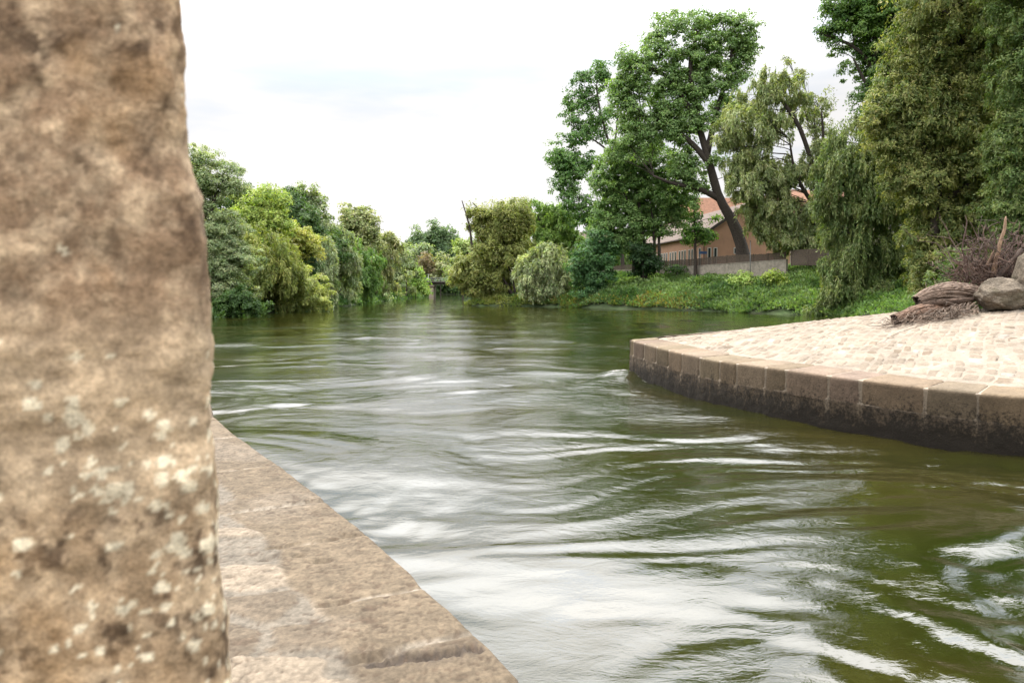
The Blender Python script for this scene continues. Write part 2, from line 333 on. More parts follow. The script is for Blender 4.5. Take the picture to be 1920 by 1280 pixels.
# ------------------------------------------------------------------ near ledge
def ledge():
    E = resample(EDGE, 900); T = np.gradient(E, axis=0); T /= np.linalg.norm(T, axis=1, keepdims=True)
    k = np.ones(61) / 61
    Ts = np.stack([np.convolve(np.pad(T[:, i], 30, 'edge'), k, 'valid') for i in (0, 1)], 1); Ts /= np.linalg.norm(Ts, axis=1, keepdims=True)
    Nn = np.stack([Ts[:, 1], -Ts[:, 0]], 1)          # candidate normal
    if Nn[450] @ np.array([-1, -1]) < 0: Nn = -Nn
    slen = np.r_[0, np.cumsum(np.linalg.norm(np.diff(E, axis=0), axis=1))]
    v = np.r_[np.linspace(0, .03, 4)[:-1], np.arange(.03, 2.2, .0145), np.arange(2.3, 7, .25)]
    U, Vv = np.meshgrid(slen, v, indexing='ij')
    X = E[:, 0:1] + Nn[:, 0:1] * Vv; Y = E[:, 1:2] + Nn[:, 1:2] * Vv
    # wobble of the outer edge
    wob = .018 * fbm(U * 2.5, 0, 0, 4, 3); X += Nn[:, 0:1] * wob * np.exp(-Vv / .1); Y += Nn[:, 1:2] * wob * np.exp(-Vv / .1)
    # joints of the edge slabs
    jp = [(443, 818), (528, 871), (608, 936), (690, 1000), (802, 1099), (900, 1190), (985, 1272)]
    ju = []
    for q in jp:
        g = G(*q, LZ)[:2]; ju.append(slen[np.argmin(np.hypot(*(E - g).T))])
    ju = [j for j in ju]
    step = 1.0
    while ju[-1] < slen[-1]: ju.append(ju[-1] + step)
    while ju[0] > 1: ju.insert(0, ju[0] - 1.1)
    ju = np.array(ju)
    dj = np.full(U.shape, 9.0); wv = .05 * fbm(Vv * 2.2, U * .4, 0, 3, 13) + .02 * fbm(Vv * 9, U * 3, 0, 2, 14)
    for i, j in enumerate(ju): dj = np.minimum(dj, np.abs(U - j - wv - (.10 * (Vv - .4)) * (1 if i % 2 else -1) * .5))
    sid = np.searchsorted(ju, (U - wv).ravel()).reshape(U.shape)
    depth = .56 + .22 * (_hash(sid.astype(float), sid * 0., sid * 0., 5) - .5) + .09 * fbm(U * 1.6, Vv * .8, 0, 4, 15)
    inner = sstep(-.02, .03, Vv - depth)
    # inner rubble: jittered cells
    cs = .42; cx, cyy = X / (cs * 1.25), Y / cs
    f1 = np.full(U.shape, 9.); f2 = np.full(U.shape, 9.); cid = np.zeros(U.shape)
    wx = cx + .22 * fbm(X * 4, Y * 4, 0, 3, 21); wy = cyy + .22 * fbm(X * 4, Y * 4, 4, 3, 22)
    for ox in (-1, 0, 1):
        for oy in (-1, 0, 1):
            ix, iy = np.floor(wx) + ox, np.floor(wy) + oy
            qx = ix + .15 + .7 * _hash(ix, iy, ix * 0, 51); qy = iy + .15 + .7 * _hash(ix, iy, ix * 0, 52)
            d = np.hypot(wx - qx, wy - qy); idn = _hash(ix, iy, ix * 0, 53)
            nr = d < f1; f2 = np.where(nr, f1, np.minimum(f2, d)); cid = np.where(nr, idn, cid); f1 = np.where(nr, d, f1)
    edge = (f2 - f1) + .06 * fbm(X * 12, Y * 12, 0, 3, 23)
    isst = sstep(.10, .2, edge) * (cid > .35)
    # picked out pale stones
    pale = np.zeros(U.shape)
    for (px, py, rx, ry, ang) in [(447, 999, .17, .085, 0), (530, 1069, .13, .09, .1), (452, 1072, .16, .07, .3), (506, 1262, .22, .13, 0), (600, 1300, .12, .1, 0)]:
        g = G(px, py, LZ); a_, b_ = X - g[0], Y - g[1]; c_, s_ = math.cos(ang), math.sin(ang)
        q = ((a_ * c_ + b_ * s_) / rx) ** 4 + ((-a_ * s_ + b_ * c_) / ry) ** 4 + .7 * fbm(X * 16, Y * 16, 0, 3, 61)
        pale = np.maximum(pale, sstep(1.15, .7, q))
    isst = np.maximum(isst, pale)
    n1 = fbm(X * 3, Y * 3, 0, 5, 25); n2 = fbm(X * 20, Y * 46, 0, 4, 26, .75); n3 = vn(X * 55, Y * 75, 0, 27)
    pits = np.maximum(sstep(.26, .5, fbm(X * 14, Y * 24, 0, 4, 28)) * sstep(-.1, .3, fbm(X * 1.7, Y * 1.7, 0, 2, 29)), .8 * sstep(.34, .5, fbm(X * 30, Y * 44, 3, 3, 38)))
    joint = sstep(.032, .008, dj) * (1 - inner)
    jopen = joint * sstep(-.1, .25, fbm(X * 3.1, Y * 3.1, 2, 2, 30))
    Zs = .005 * n1 + .0007 * n2 - .005 * pits - .008 * joint - .02 * jopen
    Zs += (_hash(sid.astype(float), sid * 0., sid * 0., 8) - .5) * .012 * (1 - inner)
    Zs += inner * (-.004 + .007 * isst * (1 + .5 * n2) + .008 * pale)
    # broken seam near the front
    g0 = G(700, 1240, LZ)[:2]; g1 = G(893, 1216, LZ)[:2]; ds = dline(X, Y + .02 * fbm(X * 9, Y * 9, 0, 3, 33), np.array([g0, g1]))
    seam = sstep(.05, .008, ds); Zs -= .03 * seam * sstep(-.4, .2, n2)
    for q, rr_ in [((865 - 215, 1000), .035), ((600, 1050), .03), ((500, 1043), .05), ((560, 1040), .02)]:
        g = G(*q, LZ); Zs -= .03 * np.exp(-(((X - g[0]) / (rr_ * 1.7)) ** 2 + ((Y - g[1]) / rr_) ** 2) * 1.2)
    Zs -= .05 * np.exp(-Vv / .012)
    far = Vv > 2.25; Zs = np.where(far, 0, Zs)
    brown = np.array([.122, .094, .063]); mort = np.array([.140, .120, .094]); lite = np.array([.19, .155, .115]); br2 = np.array([.118, .093, .066])
    tone = _hash(sid.astype(float), sid * 0., sid * 0., 9)[..., None]
    ca = brown * (.86 + .3 * tone)
    # greyer lichen weathering in broad drifts
    drift = sstep(.0, .45, fbm(X * 1.3, Y * 1.3, 0, 4, 35))[..., None]
    ca = ca * (1 - .35 * drift) + np.array([.18, .15, .118]) * .35 * drift
    j3 = (joint * (1 - jopen))[..., None]; ca = ca * (1 - j3 * .8) + mort * 1.6 * j3 * .8
    cb = mort * np.ones(X.shape + (1,))
    stc = np.where((cid > .86)[..., None], lite, br2) ; stc = stc * (1 - pale[..., None]) + lite * 1.05 * pale[..., None]
    cb = cb * (1 - isst[..., None]) + stc * isst[..., None]
    col = ca * (1 - inner[..., None]) + cb * inner[..., None]
    wet = np.clip(seam + .8 * sstep(.16, .02, ds) * sstep(-.1, .35, n2), 0, 1)[..., None] * .9       # damp dirt in the seam
    col = col * (1 - wet) + np.array([.045, .035, .028]) * wet
    pit_tone = (pits * .75)[..., None]; col = col * (1 - pit_tone) + np.array([.06, .04, .026]) * pit_tone  # pits coloured darker than the stone around them
    col = np.clip(col * (1 + .42 * n2[..., None] + .22 * n3[..., None]), .02, .95)
    return E, Nn, X, Y, LZ + Zs, col
root = empty('stone_ledge', (0, 1.5, LZ), 'brown weathered stone ledge with cracked mortar joints along the near water edge', 'stone ledge')
E, Nn, X, Y, Z, col = ledge()
LEDGE = rockmat('ledge_stone', True, var=.30, scale=7, bump=.45, bscale=90, bdist=.004)
mesh('paving', np.stack([X, Y, Z], -1), gridq(*X.shape), LEDGE, root, True, vcol=col.reshape(-1, 3))
zz = np.linspace(0, 1, 40); U2, Z2 = np.meshgrid(np.arange(len(E)), zz, indexing='ij')
dep = np.minimum(Z2 * (LZ + 1.2), 9)
ex = X[:, 0][:, None] + Nn[:, 0:1] * (-.015 * np.sin(np.clip(Z2 * 12, 0, math.pi / 2)) + .02 * fbm(E[:, 1:2] * 2, dep * 3, 0, 4, 3))
ey = Y[:, 0][:, None] + Nn[:, 1:2] * (-.015 * np.sin(np.clip(Z2 * 12, 0, math.pi / 2)) + .02 * fbm(E[:, 1:2] * 2, dep * 3, 0, 4, 3))
ex[:, 0] = X[:, 0]; ey[:, 0] = Y[:, 0]
ez = Z[:, 0][:, None] - dep
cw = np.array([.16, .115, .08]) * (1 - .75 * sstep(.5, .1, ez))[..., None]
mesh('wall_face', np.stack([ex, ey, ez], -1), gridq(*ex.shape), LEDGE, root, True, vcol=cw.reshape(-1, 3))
fix(root)

# ------------------------------------------------------------------ near pier (out of focus, left edge of frame)
def pier():
    prof = [(338, -60), (340, 0), (345, 60), (352, 120), (359, 200), (361, 240), (359, 280), (370, 330), (384, 370), (388, 420), (390, 500), (393, 560), (397, 650), (396, 720), (401, 790), (404, 860), (407, 950), (408, 1040), (412, 1120), (420, 1200), (425, 1290)]
    D = .578
    prof = [(a + (-15 + 9 * sstep(300, 560, b_) + 13 * sstep(900, 1250, b_)), b_) for a, b_ in prof]
    pw = np.array([P(a, b_, D) for a, b_ in prof]); zs = pw[::-1, 2]; xs = pw[::-1, 0]
    z = np.r_[np.linspace(LZ - .06, 2.2, 120)[:-1], np.arange(2.2, 3.12, .0028), np.linspace(3.14, 4.6, 60)]
    xe = np.interp(z, zs, xs)
    base = np.array([(-1.1, .05), (-.62, .33), (-.36, .455), (-.10, .535), (-.025, .555), (0, .58), (-.03, .63), (-.3, .95), (-.8, 1.5), (-1.5, 2.0)])
    base = smoothline(base, 460, 2)
    # concentrate samples on the visible front
    d = np.r_[0, np.cumsum(np.linalg.norm(np.diff(base, axis=0), axis=1))]; i0 = d[np.argmax(base[:, 0])]
    t = np.r_[np.linspace(0, i0 - .62, 30)[:-1], np.arange(i0 - .62, i0 + .08, .0028), np.linspace(i0 + .09, d[-1], 40)]
    bx, by = np.interp(t, d, base[:, 0]), np.interp(t, d, base[:, 1])
    bx = bx - bx.max()
    T = np.stack([np.gradient(bx), np.gradient(by)], 1); T /= np.linalg.norm(T, axis=1, keepdims=True); nn = np.stack([T[:, 1], -T[:, 0]], 1)
    S, Zg = np.meshgrid(t, z, indexing='ij')
    joint = (Zg - (2.66 + .02 * fbm(S * 4, 0, 0, 2, 1))) 
    n1 = fbm(S * 9, Zg * 7, 0, 4, 5); n2 = fbm(S * 40, Zg * 40, 0, 4, 6, .6); n3 = fbm(S * 22 + 1.5 * n1, Zg * 70, 0, 4, 7, .6)
    low = sstep(.012, -.012, joint)
    disp = .0035 * n1 + .0035 * n2 + .003 * n3 * sstep(.08, .0, np.abs(joint + .03)) - .003 * sstep(.03, .006, np.abs(joint + .055 + .01 * n1))
    Xg = xe[None] + bx[:, None] + nn[:, 0:1] * disp; Yg = by[:, None] + nn[:, 1:2] * disp + 0 * Zg
    base1 = np.array([.25, .172, .112]); base2 = np.array([.31, .225, .145]); dark = np.array([.075, .048, .03]); pale = np.array([.56, .44, .31]); lich = np.array([.72, .66, .52])
    band = sstep(.085, .04, np.abs(joint + .035))[..., None]
    c = base1 * (1 - low[..., None]) + base2 * low[..., None]
    a = sstep(-.25, .45, fbm(S * 30, Zg * 26, 0, 5, 11, .75))[..., None]; c = c * (1 - .75 * a) + pale * .75 * a
    dk = (sstep(.02, .42, fbm(S * 62, Zg * 52, 3, 4, 12, .75)) * (.5 + .5 * sstep(-.3, .3, fbm(S * 6, Zg * 6, 3, 2, 18))))[..., None]
    c = c * (1 - .88 * dk * (1 - .6 * band)) + dark * .88 * dk * (1 - .6 * band)
    st = sstep(-.1, .4, fbm(S * 7, Zg * 60, 0, 4, 13))[..., None] * band; c = c * (1 - .6 * band) + (pale * 1.02 * (.75 + .3 * st)) * .6 * band
    ocr = sstep(.15, .5, fbm(S * 12, Zg * 12, 7, 4, 15))[..., None]; c = c * (1 - .3 * ocr) + np.array([.40, .25, .12]) * .3 * ocr
    # pale lichen spots, dense near the lower right edge
    sx, sy = S * 115 + 1.0 * n2, Zg * 115 + 1.2 * n1; f = np.full(S.shape, 9.)
    rs = np.zeros(S.shape)
    for ox in (-1, 0, 1):
        for oy in (-1, 0, 1):
            ix, iy = np.floor(sx) + ox, np.floor(sy) + oy
            qx = ix + _hash(ix, iy, ix * 0, 3); qy = iy + _hash(ix, iy, ix * 0, 4); dd = np.hypot(sx - qx, sy - qy) / (.25 + .5 * _hash(ix, iy, ix * 0, 5) ** 2 + .22 * n3)
            pr_ = _hash(ix, iy, ix * 0, 6); nr = dd < f; rs = np.where(nr, pr_, rs); f = np.where(nr, dd, f)
    edgeprox = np.exp(-np.abs(S - i0 + .06) / .09)
    prob = .012 + .6 * low * (.15 + edgeprox) * sstep(-.25, .25, fbm(S * 9, Zg * 9, 1, 3, 16)) + .3 * low * sstep(.45, .62, i0 - S)
    sp_ = (sstep(1.0, .75, f) * (rs < prob))[..., None]
    c = c * (1 - .9 * sp_) + lich * .9 * sp_
    c = np.clip(c * np.array([1.05, 1.0, .92]) * (1 + .3 * n2[..., None]), .03, .95)
    Xg = Xg + nn[:, 0:1] * .0004 * sp_[..., 0]; Yg = Yg + nn[:, 1:2] * .0004 * sp_[..., 0]
    return np.stack([Xg, Yg, np.broadcast_to(Zg, Xg.shape)], -1), c
V, c = pier()
PIER = rockmat('pier_stone', True, var=.42, scale=38, bump=.6, bscale=110, bdist=.005)
o = mesh('stone_pier', V, gridq(*V.shape[:2]), PIER, None, True, vcol=c.reshape(-1, 3))
tag(o, 'rough brown stone pier with pale lichen spots, close by at the left', 'stone pier')

# ------------------------------------------------------------------ cobbled island
TOPPX = [(1180, 637), (1230, 650), (1310, 670), (1390, 682.5), (1471, 692), (1551, 703), (1651, 717), (1751, 729), (1912, 744)]
def ztop_at(i):
    r = ray(*TOPPX[i]); d = FRONT[i][1]; return H + r[2] / r[1] * d
ZT = np.array([ztop_at(i) for i in range(9)] + [.97, .97, .97, .97])
isl = empty('cobbled_island', (9, 18, 0), 'pale cobbled stone island with a dark stained edge wall rising from the river', 'stone island')
FN = 1400
Fr = smoothline(np.c_[FRONT, ZT], FN, 2)
Tn = np.gradient(Fr[:, :2], axis=0); Tn /= np.linalg.norm(Tn, axis=1, keepdims=True)
kk = 81; Tn = np.stack([np.convolve(np.pad(Tn[:, i], kk // 2, 'edge'), np.ones(kk) / kk, 'valid') for i in (0, 1)], 1); Tn /= np.linalg.norm(Tn, axis=1, keepdims=True)
Nin = np.stack([-Tn[:, 1], Tn[:, 0]], 1)
if Nin[FN // 2] @ np.array([1, 1]) < 0: Nin = -Nin
fs = np.r_[0, np.cumsum(np.linalg.norm(np.diff(Fr[:, :2], axis=0), axis=1))]
CW = .82
RIDGE = np.array([P(1262, 632.5, 25.2), P(1330, 625, 25), P(1400, 617, 24.6), P(1511, 603, 23.8), P(1591, 594, 23), P(1671, 586, 22.2), P(1760, 581, 21.3), P(1850, 579, 20.5), P(1925, 576, 20), np.array([16, 19.3, 2.35]), np.array([23, 18.5, 2.6])])
# the tip cap: coping inner edge stays at least 0.35 m outside the ridge
cwid = CW * np.ones(FN)
Inn = np.c_[Fr[:, :2] + Nin * cwid[:, None], Fr[:, 2] + .05]
Rg = smoothline(RIDGE, FN, 1)
# parametrise ridge so rows run roughly square to the coping
tt = np.linspace(0, 1, FN); Rg = np.stack([np.interp(tt ** .92, tt, Rg[:, k]) for k in range(3)], 1)
# pull first rows to ridge start
def stonecol(h):
    return h
# coping stones
def stain_and_shade(n, l, tcx, res):
    sx = n.new('ShaderNodeSeparateXYZ'); l.new(tcx.outputs['Object'], sx.inputs[0])
    mpv = n.new('ShaderNodeMapping'); mpv.inputs['Scale'].default_value = (1, 1, .45); l.new(tcx.outputs['Object'], mpv.inputs[0])
    q = noise(n, l, 3.0, 8, .72, mpv.outputs[0]); q2 = noise(n, l, 16, 6, .75, tcx.outputs['Object'])
    geo = n.new('ShaderNodeNewGeometry'); sn = n.new('ShaderNodeSeparateXYZ'); l.new(geo.outputs['True Normal'], sn.inputs[0])
    def math_(op, a, b_):
        k = n.new('ShaderNodeMath'); k.operation = op
        for i, v in enumerate((a, b_)):
            if hasattr(v, 'default_value') or hasattr(v, 'links'): l.new(v, k.inputs[i])
            else: k.inputs[i].default_value = v
        return k.outputs[0]
    # black algae band: strongest near the waterline, ragged upper limit
    t = math_('MULTIPLY_ADD', sx.outputs[2], -1.35); k = t.node; k.inputs[2].default_value = 1.02
    t = math_('ADD', t, math_('MULTIPLY', math_('SUBTRACT', q.outputs['Fac'], .5), 1.7)); t = math_('ADD', t, math_('MULTIPLY', math_('SUBTRACT', q2.outputs['Fac'], .5), 2.6))
    mr = n.new('ShaderNodeMapRange'); mr.inputs[1].default_value = .05; mr.inputs[2].default_value = .62; l.new(t, mr.inputs[0])
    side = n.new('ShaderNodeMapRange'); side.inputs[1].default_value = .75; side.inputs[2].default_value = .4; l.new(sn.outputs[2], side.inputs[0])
    f_ = math_('MULTIPLY', mr.outputs[0], side.outputs[0]); f2_ = math_('MULTIPLY', f_, .93)
    grime_shade = n.new('ShaderNodeMixRGB'); grime_shade.blend_type = 'MULTIPLY'; grime_shade.inputs[2].default_value = (.55, .52, .48, 1)  # steep faces darkened in the colour: grime plus painted shade
    l.new(side.outputs[0], grime_shade.inputs[0]); l.new(res, grime_shade.inputs[1])
    mxx = n.new('ShaderNodeMixRGB'); l.new(f2_, mxx.inputs[0]); l.new(grime_shade.outputs[0], mxx.inputs[1]); mxx.inputs[2].default_value = (.009, .007, .0045, 1)
    return mxx.outputs[0]
COPE = rockmat('coping_stone', True, var=.28, scale=2.2, bump=.8, bscale=28, bdist=.02, extra=stain_and_shade)
jx = [1187, 1207, 1230, 1253, 1277.5, 1311, 1349, 1380.5, 1434, 1473, 1552, 1613, 1735, 1834]
toppxl = 960 + Fr[:, 0] / (Fr[:, 1] * 1.0) * F * 1.0
pxs = 960 + F * Fr[:, 0] / (cp * Fr[:, 1] - sp * (Fr[:, 2] - H))
js = [0.0] + [float(np.interp(j, pxs, fs)) for j in jx]
js = [js[0]] + [j for a_, j in zip(js, js[1:]) if j - a_ > .12]
while js[-1] < fs[-1] - .9: js.append(js[-1] + .85 + .2 * rng.random())
js.append(fs[-1])
rad = .075; ph = np.linspace(0, math.pi / 2, 6)
prof = [(0, -.50)] + [(0, -z_) for z_ in (.42, .34, .26, .18, .12)] + [(rad - rad * math.cos(a_), -rad + rad * math.sin(a_)) for a_ in ph] + [(x_, 0) for x_ in np.linspace(.14, CW, 12)[0:]] + [(CW + .005, -.06)]
prof = np.array(prof)     # (inward, z)
for i, (a_, b_) in enumerate(zip(js[:-1], js[1:])):
    gap = .017; a2, b2 = a_ + gap, b_ - gap
    ns = max(6, int((b2 - a2) / .045)); s = np.linspace(a2, b2, ns)
    e = np.minimum(s - a2, b2 - s)
    inset = .022 * np.exp(-e / .018)
    fx = np.stack([np.interp(s, fs, Fr[:, k]) for k in range(3)], 1); nn = np.stack([np.interp(s, fs, Nin[:, k]) for k in (0, 1)], 1)
    lift = rng.uniform(-.006, .012)
    dn = .010 * fbm(s[:, None] * 5, prof[None, :, 0] * 6 + prof[None, :, 1] * 5, i * 3.1, 4, 77)
    inn = prof[None, :, 0] + (inset[:, None] + dn + rng.uniform(-.006, .006)) * np.where(prof[:, 0] < CW * .9, 1, -0.2)[None]
    zz = prof[None, :, 1] - inset[:, None] * (prof[:, 0] > .02)[None] * .8 + dn * (prof[:, 0] > .05)[None] + lift + .05 * prof[None, :, 0] / CW
    V = np.concatenate([fx[:, None, :2] + nn[:, None] * inn[..., None], (fx[:, 2:3] + zz)[..., None]], -1)
    # end caps
    V2 = V.copy(); mb = MB()
    t_ = rng.uniform(.85, 1.15); cc = np.array([.185, .142, .100]) * t_ * np.array([1, rng.uniform(.96, 1.04), rng.uniform(.9, 1.08)])
    mb.add(V.reshape(-1, 3), gridq(*V.shape[:2]), cc)
    for end in (0, -1):
        top = V[end]; bot = top.copy(); bot[:, 2] = top[:, 2].min() ; bot[:, 2] = top[0, 2]
        mb.add(np.stack([top, bot], 1).reshape(-1, 3), [[2 * k_, 2 * k_ + 1, 2 * k_ + 3, 2 * k_ + 2] if end else [2 * k_ + 1, 2 * k_, 2 * k_ + 2, 2 * k_ + 3] for k_ in range(len(top) - 1)], cc)
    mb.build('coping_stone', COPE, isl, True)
# wall body: mortar showing in the joints, dark lower courses
prof = np.array([(.014, -1.9 - 0), (.014, -1.4), (.012, -1.1)] + [(.004 if z_ < -.44 else .016, z_) for z_ in np.linspace(-1.02, -.03, 26)] + [(.04, -.016), (.2, -.016), (.5, -.016), (CW + .02, -.016)])
s = fs; dn = .016 * fbm(s[:, None] * 3, prof[None, :, 1] * 5, 0, 5, 79) + .005 * fbm(s[:, None] * 14, prof[None, :, 1] * 18, 0, 3, 80)
below = (prof[:, 1] < -.44)[None]
inn = prof[None, :, 0] + np.where(below, dn - .006, .003)
V = np.concatenate([Fr[:, None, :2] + Nin[:, None] * inn[..., None], (Fr[:, 2:3] + prof[None, :, 1] + .05 * np.clip(prof[None, :, 0], 0, CW) / CW)[..., None]], -1)
cb = np.where(below[..., None], np.array([.13, .10, .07]), np.array([.30, .25, .195])) * np.ones((FN, 1, 1))
jd = np.min(np.abs(fs[:, None] - np.array(js)[None]), 1)[:, None]; pz = prof[None, :, 1]
drip = np.exp(-(jd / .045) ** 2) * sstep(-.95, -.5, pz + .25 * fbm(fs[:, None] * 3, pz * 2, 0, 3, 83)) * sstep(-.5, .2, fbm(fs[:, None] * 20, pz * 6, 0, 3, 84))
bloom = np.exp(-((pz + .60 + .08 * fbm(fs[:, None], 0 * pz, 0, 2, 85)) / .07) ** 2) * sstep(.0, .35, fbm(fs[:, None] * 9, pz * 14, 0, 4, 86, .7)) * sstep(-.1, .3, fbm(fs[:, None] * .5, 0 * pz, 0, 2, 87))
kx = np.clip(np.maximum(drip * .8, bloom * .9), 0, 1)[..., None] * below[..., None]; cb = cb * (1 - kx) + np.array([.42, .35, .27]) * kx
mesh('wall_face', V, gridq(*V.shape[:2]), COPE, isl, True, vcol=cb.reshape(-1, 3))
# paving bed: from coping to the ridge, over to the back coping
nt_ = 60; t = np.linspace(0, 1, nt_)
A = Inn.copy(); A[:, 2] -= .02
blend = sstep(0, 1.2, fs)[:, None]
def surf(i_s, t_):       # i_s float index along, t_ across; returns points
    i_s = i_s + 26 * fbm(i_s * .006, t_ * 2.2, 2, 3, 101) * np.clip(i_s / 60, 0, 1) * np.clip(t_ * 6, 0, 1); t_ = np.clip(t_ + .02 * fbm(i_s * .02, t_ * 3, 5, 2, 102) * np.clip(t_ * 8, 0, 1) * np.clip((1 - t_) * 8, 0, 1), 0, 1)
    ii = np.clip(i_s, 0, FN - 1)
    a_ = np.stack([np.interp(ii, np.arange(FN), A[:, k]) for k in range(3)], -1); r_ = np.stack([np.interp(ii, np.arange(FN), Rg[:, k]) for k in range(3)], -1)
    p = a_ + (r_ - a_) * t_[..., None]
    hump = .10 * np.sin(np.clip(t_, 0, 1) * math.pi) * np.clip(np.linalg.norm(r_ - a_, axis=-1) / 6, 0, 1)
    p[..., 2] += hump + .03 * fbm(p[..., 0] * .6, p[..., 1] * .6, 0, 3, 90)
    return p
II, TT = np.meshgrid(np.arange(0, FN, 4.), np.linspace(0, 1, 160), indexing='ij')
Pv = surf(II, TT)
Pv[..., 2] += .006 * fbm(Pv[..., 0] * 7, Pv[..., 1] * 7, 0, 4, 91)
PAVE = rockmat('paving_stone', True, var=.26, scale=1.6, bump=.9, bscale=22, bdist=.02)
pc = np.array([.26, .218, .172]) * (1 + .10 * fbm(Pv[..., 0] * 1.2, Pv[..., 1] * 1.2, 0, 4, 92))[..., None]
mesh('mortar_bed', Pv, gridq(*Pv.shape[:2]), PAVE, isl, True, vcol=pc.reshape(-1, 3))
# back slope and back wall
Bk = smoothline(np.c_[BACK, np.r_[ZT[0], 1.15, 1.15, 1.15, 1.15, 1.15]], FN, 2)
tb = np.linspace(0, 1, 30)
Vb = Rg[::4, None] + (Bk[::4, None] - Rg[::4, None]) * tb[None, :, None]
Vb[..., 2] += .04 * fbm(Vb[..., 0], Vb[..., 1], 0, 3, 90) * np.sin(tb * math.pi)[None]
low_ = Bk[::4].copy(); low_[:, 2] = -1.2
Vb = np.concatenate([Vb, low_[:, None]], 1)
Vc = np.ones(Vb.shape) * np.array([.25, .20, .16]); 
mesh('back_slope', Vb, gridq(*Vb.shape[:2]), PAVE, isl, True, vcol=Vc.reshape(-1, 3))
# closing sliver between the tip coping and the ridge start
tipV = np.array([A[0], A[0] * .0 + Rg[0], Bk[0], Fr[0]]); tipV[3, 2] -= .02; tipV[2, 2] -= .02
# cobbles
mb = MB(); g1 = np.linspace(-1, 1, 7); GX, GY = np.meshgrid(g1, g1, indexing='ij'); q7 = gridq(7, 7)
sq = np.clip(1 - np.maximum(np.abs(GX), np.abs(GY)) ** 5 - .12 * (GX ** 2 * GY ** 2), 0, 1) ** .5
i_ = 12.0; row = 0
dsdi = fs[-1] / FN
while i_ < FN - 40:
    wrow = rng.uniform(.17, .30); 
    Lr = np.linalg.norm(np.array([np.interp(i_, np.arange(FN), Rg[:, k]) - np.interp(i_, np.arange(FN), A[:, k]) for k in range(3)]))
    rs_ = fs[-1] * 0 + np.linalg.norm(Rg[min(FN - 1, int(i_) + 10)] - Rg[max(0, int(i_) - 10)]) / 20; fsr = dsdi
    di = wrow / ((rs_ + fsr) * .5)
    p_ = rng.uniform(0, .3)
    while p_ < Lr - .1:
        ln = rng.uniform(.2, .58)
        if rng.random() < .93:
            jx_, jy_ = rng.uniform(-.04, .04, 2)
            ang = rng.uniform(-.06, .06); gxx = GX * math.cos(ang) - GY * math.sin(ang) * .5; gyy = GY + GX * ang
            jit = .28 * vn(GX * 1.3 + row * 7.7, GY * 1.3 + p_ * 9, 0, 4)
            ii = i_ + di * (.5 + .43 * (gxx + jit) + jx_); t2 = (p_ + ln * (.5 + .45 * (gyy + jit * .6) + jy_)) / Lr
            p = surf(ii, np.clip(t2, 0.0, 1.0))
            h = rng.uniform(.004, .03); p[..., 2] += sq * h * 1.3 - .008 + rng.uniform(-.5, .5) * .02 * GX * sq + rng.uniform(-.5, .5) * .02 * GY * sq + .007 * fbm(p[..., 0] * 9, p[..., 1] * 9, 0, 3, 95) * sq
            u = rng.random()
            cc = np.array([.222, .181, .137]) * rng.uniform(.88, 1.14) if u < .86 else (np.array([.18, .14, .10]) * rng.uniform(.85, 1.1) if u < .94 else (np.array([.30, .265, .225]) if u < .98 else np.array([.165, .125, .09])))
            mixe = (1 - sq.reshape(-1, 1)) ** 1.5; cv = cc * (1 - mixe) + np.array([.25, .21, .165]) * mixe
            mb.add(p.reshape(-1, 3), q7, cv)
        p_ += ln + .015
    i_ += di * 1.03; row += 1
mb.build('cobbles', PAVE, isl, True)
fix(isl)

# ------------------------------------------------------------------ foliage
def unit(v): return v / (np.linalg.norm(v, axis=-1, keepdims=True) + 1e-9)
def rdir(n):
    v = rng.normal(size=(n, 3)); return unit(v)
def cards(pos, axis_, side, Ln, Wd):
    """rhombic leaves: pos base point, axis_ long direction, side width direction"""
    a = axis_ * Ln[:, None]; s = side * Wd[:, None] * .5
    V = np.stack([pos, pos + a * .45 + s, pos + a, pos + a * .45 - s], 1)
    return V
class Crown:
    def __init__(s): s.V = []; s.c = []
    def add(s, V, c): s.V.append(V.reshape(-1, 3)); s.c.append(c)
    def build(s, parent, name='crown'):
        V = np.vstack(s.V); n = len(V) // 4; Crown.total = getattr(Crown, 'total', 0) + n
        return mesh(name, V, np.arange(4 * n).reshape(-1, 4), LEAF, parent, False, col=np.clip(np.vstack(s.c), .004, .9))
LG = 2.0
def tint(base, acc, k, n, rnd=.22):
    c = LG * np.asarray(base)[None] * (1 - k[:, None]) + LG * np.asarray(acc)[None] * k[:, None]
    c = c * np.array([1.09, 1.0, .90])
    return c * (1 + rng.normal(0, rnd, n))[:, None].clip(.45, 1.7) * (1 + rng.normal(0, .05, (n, 3)))
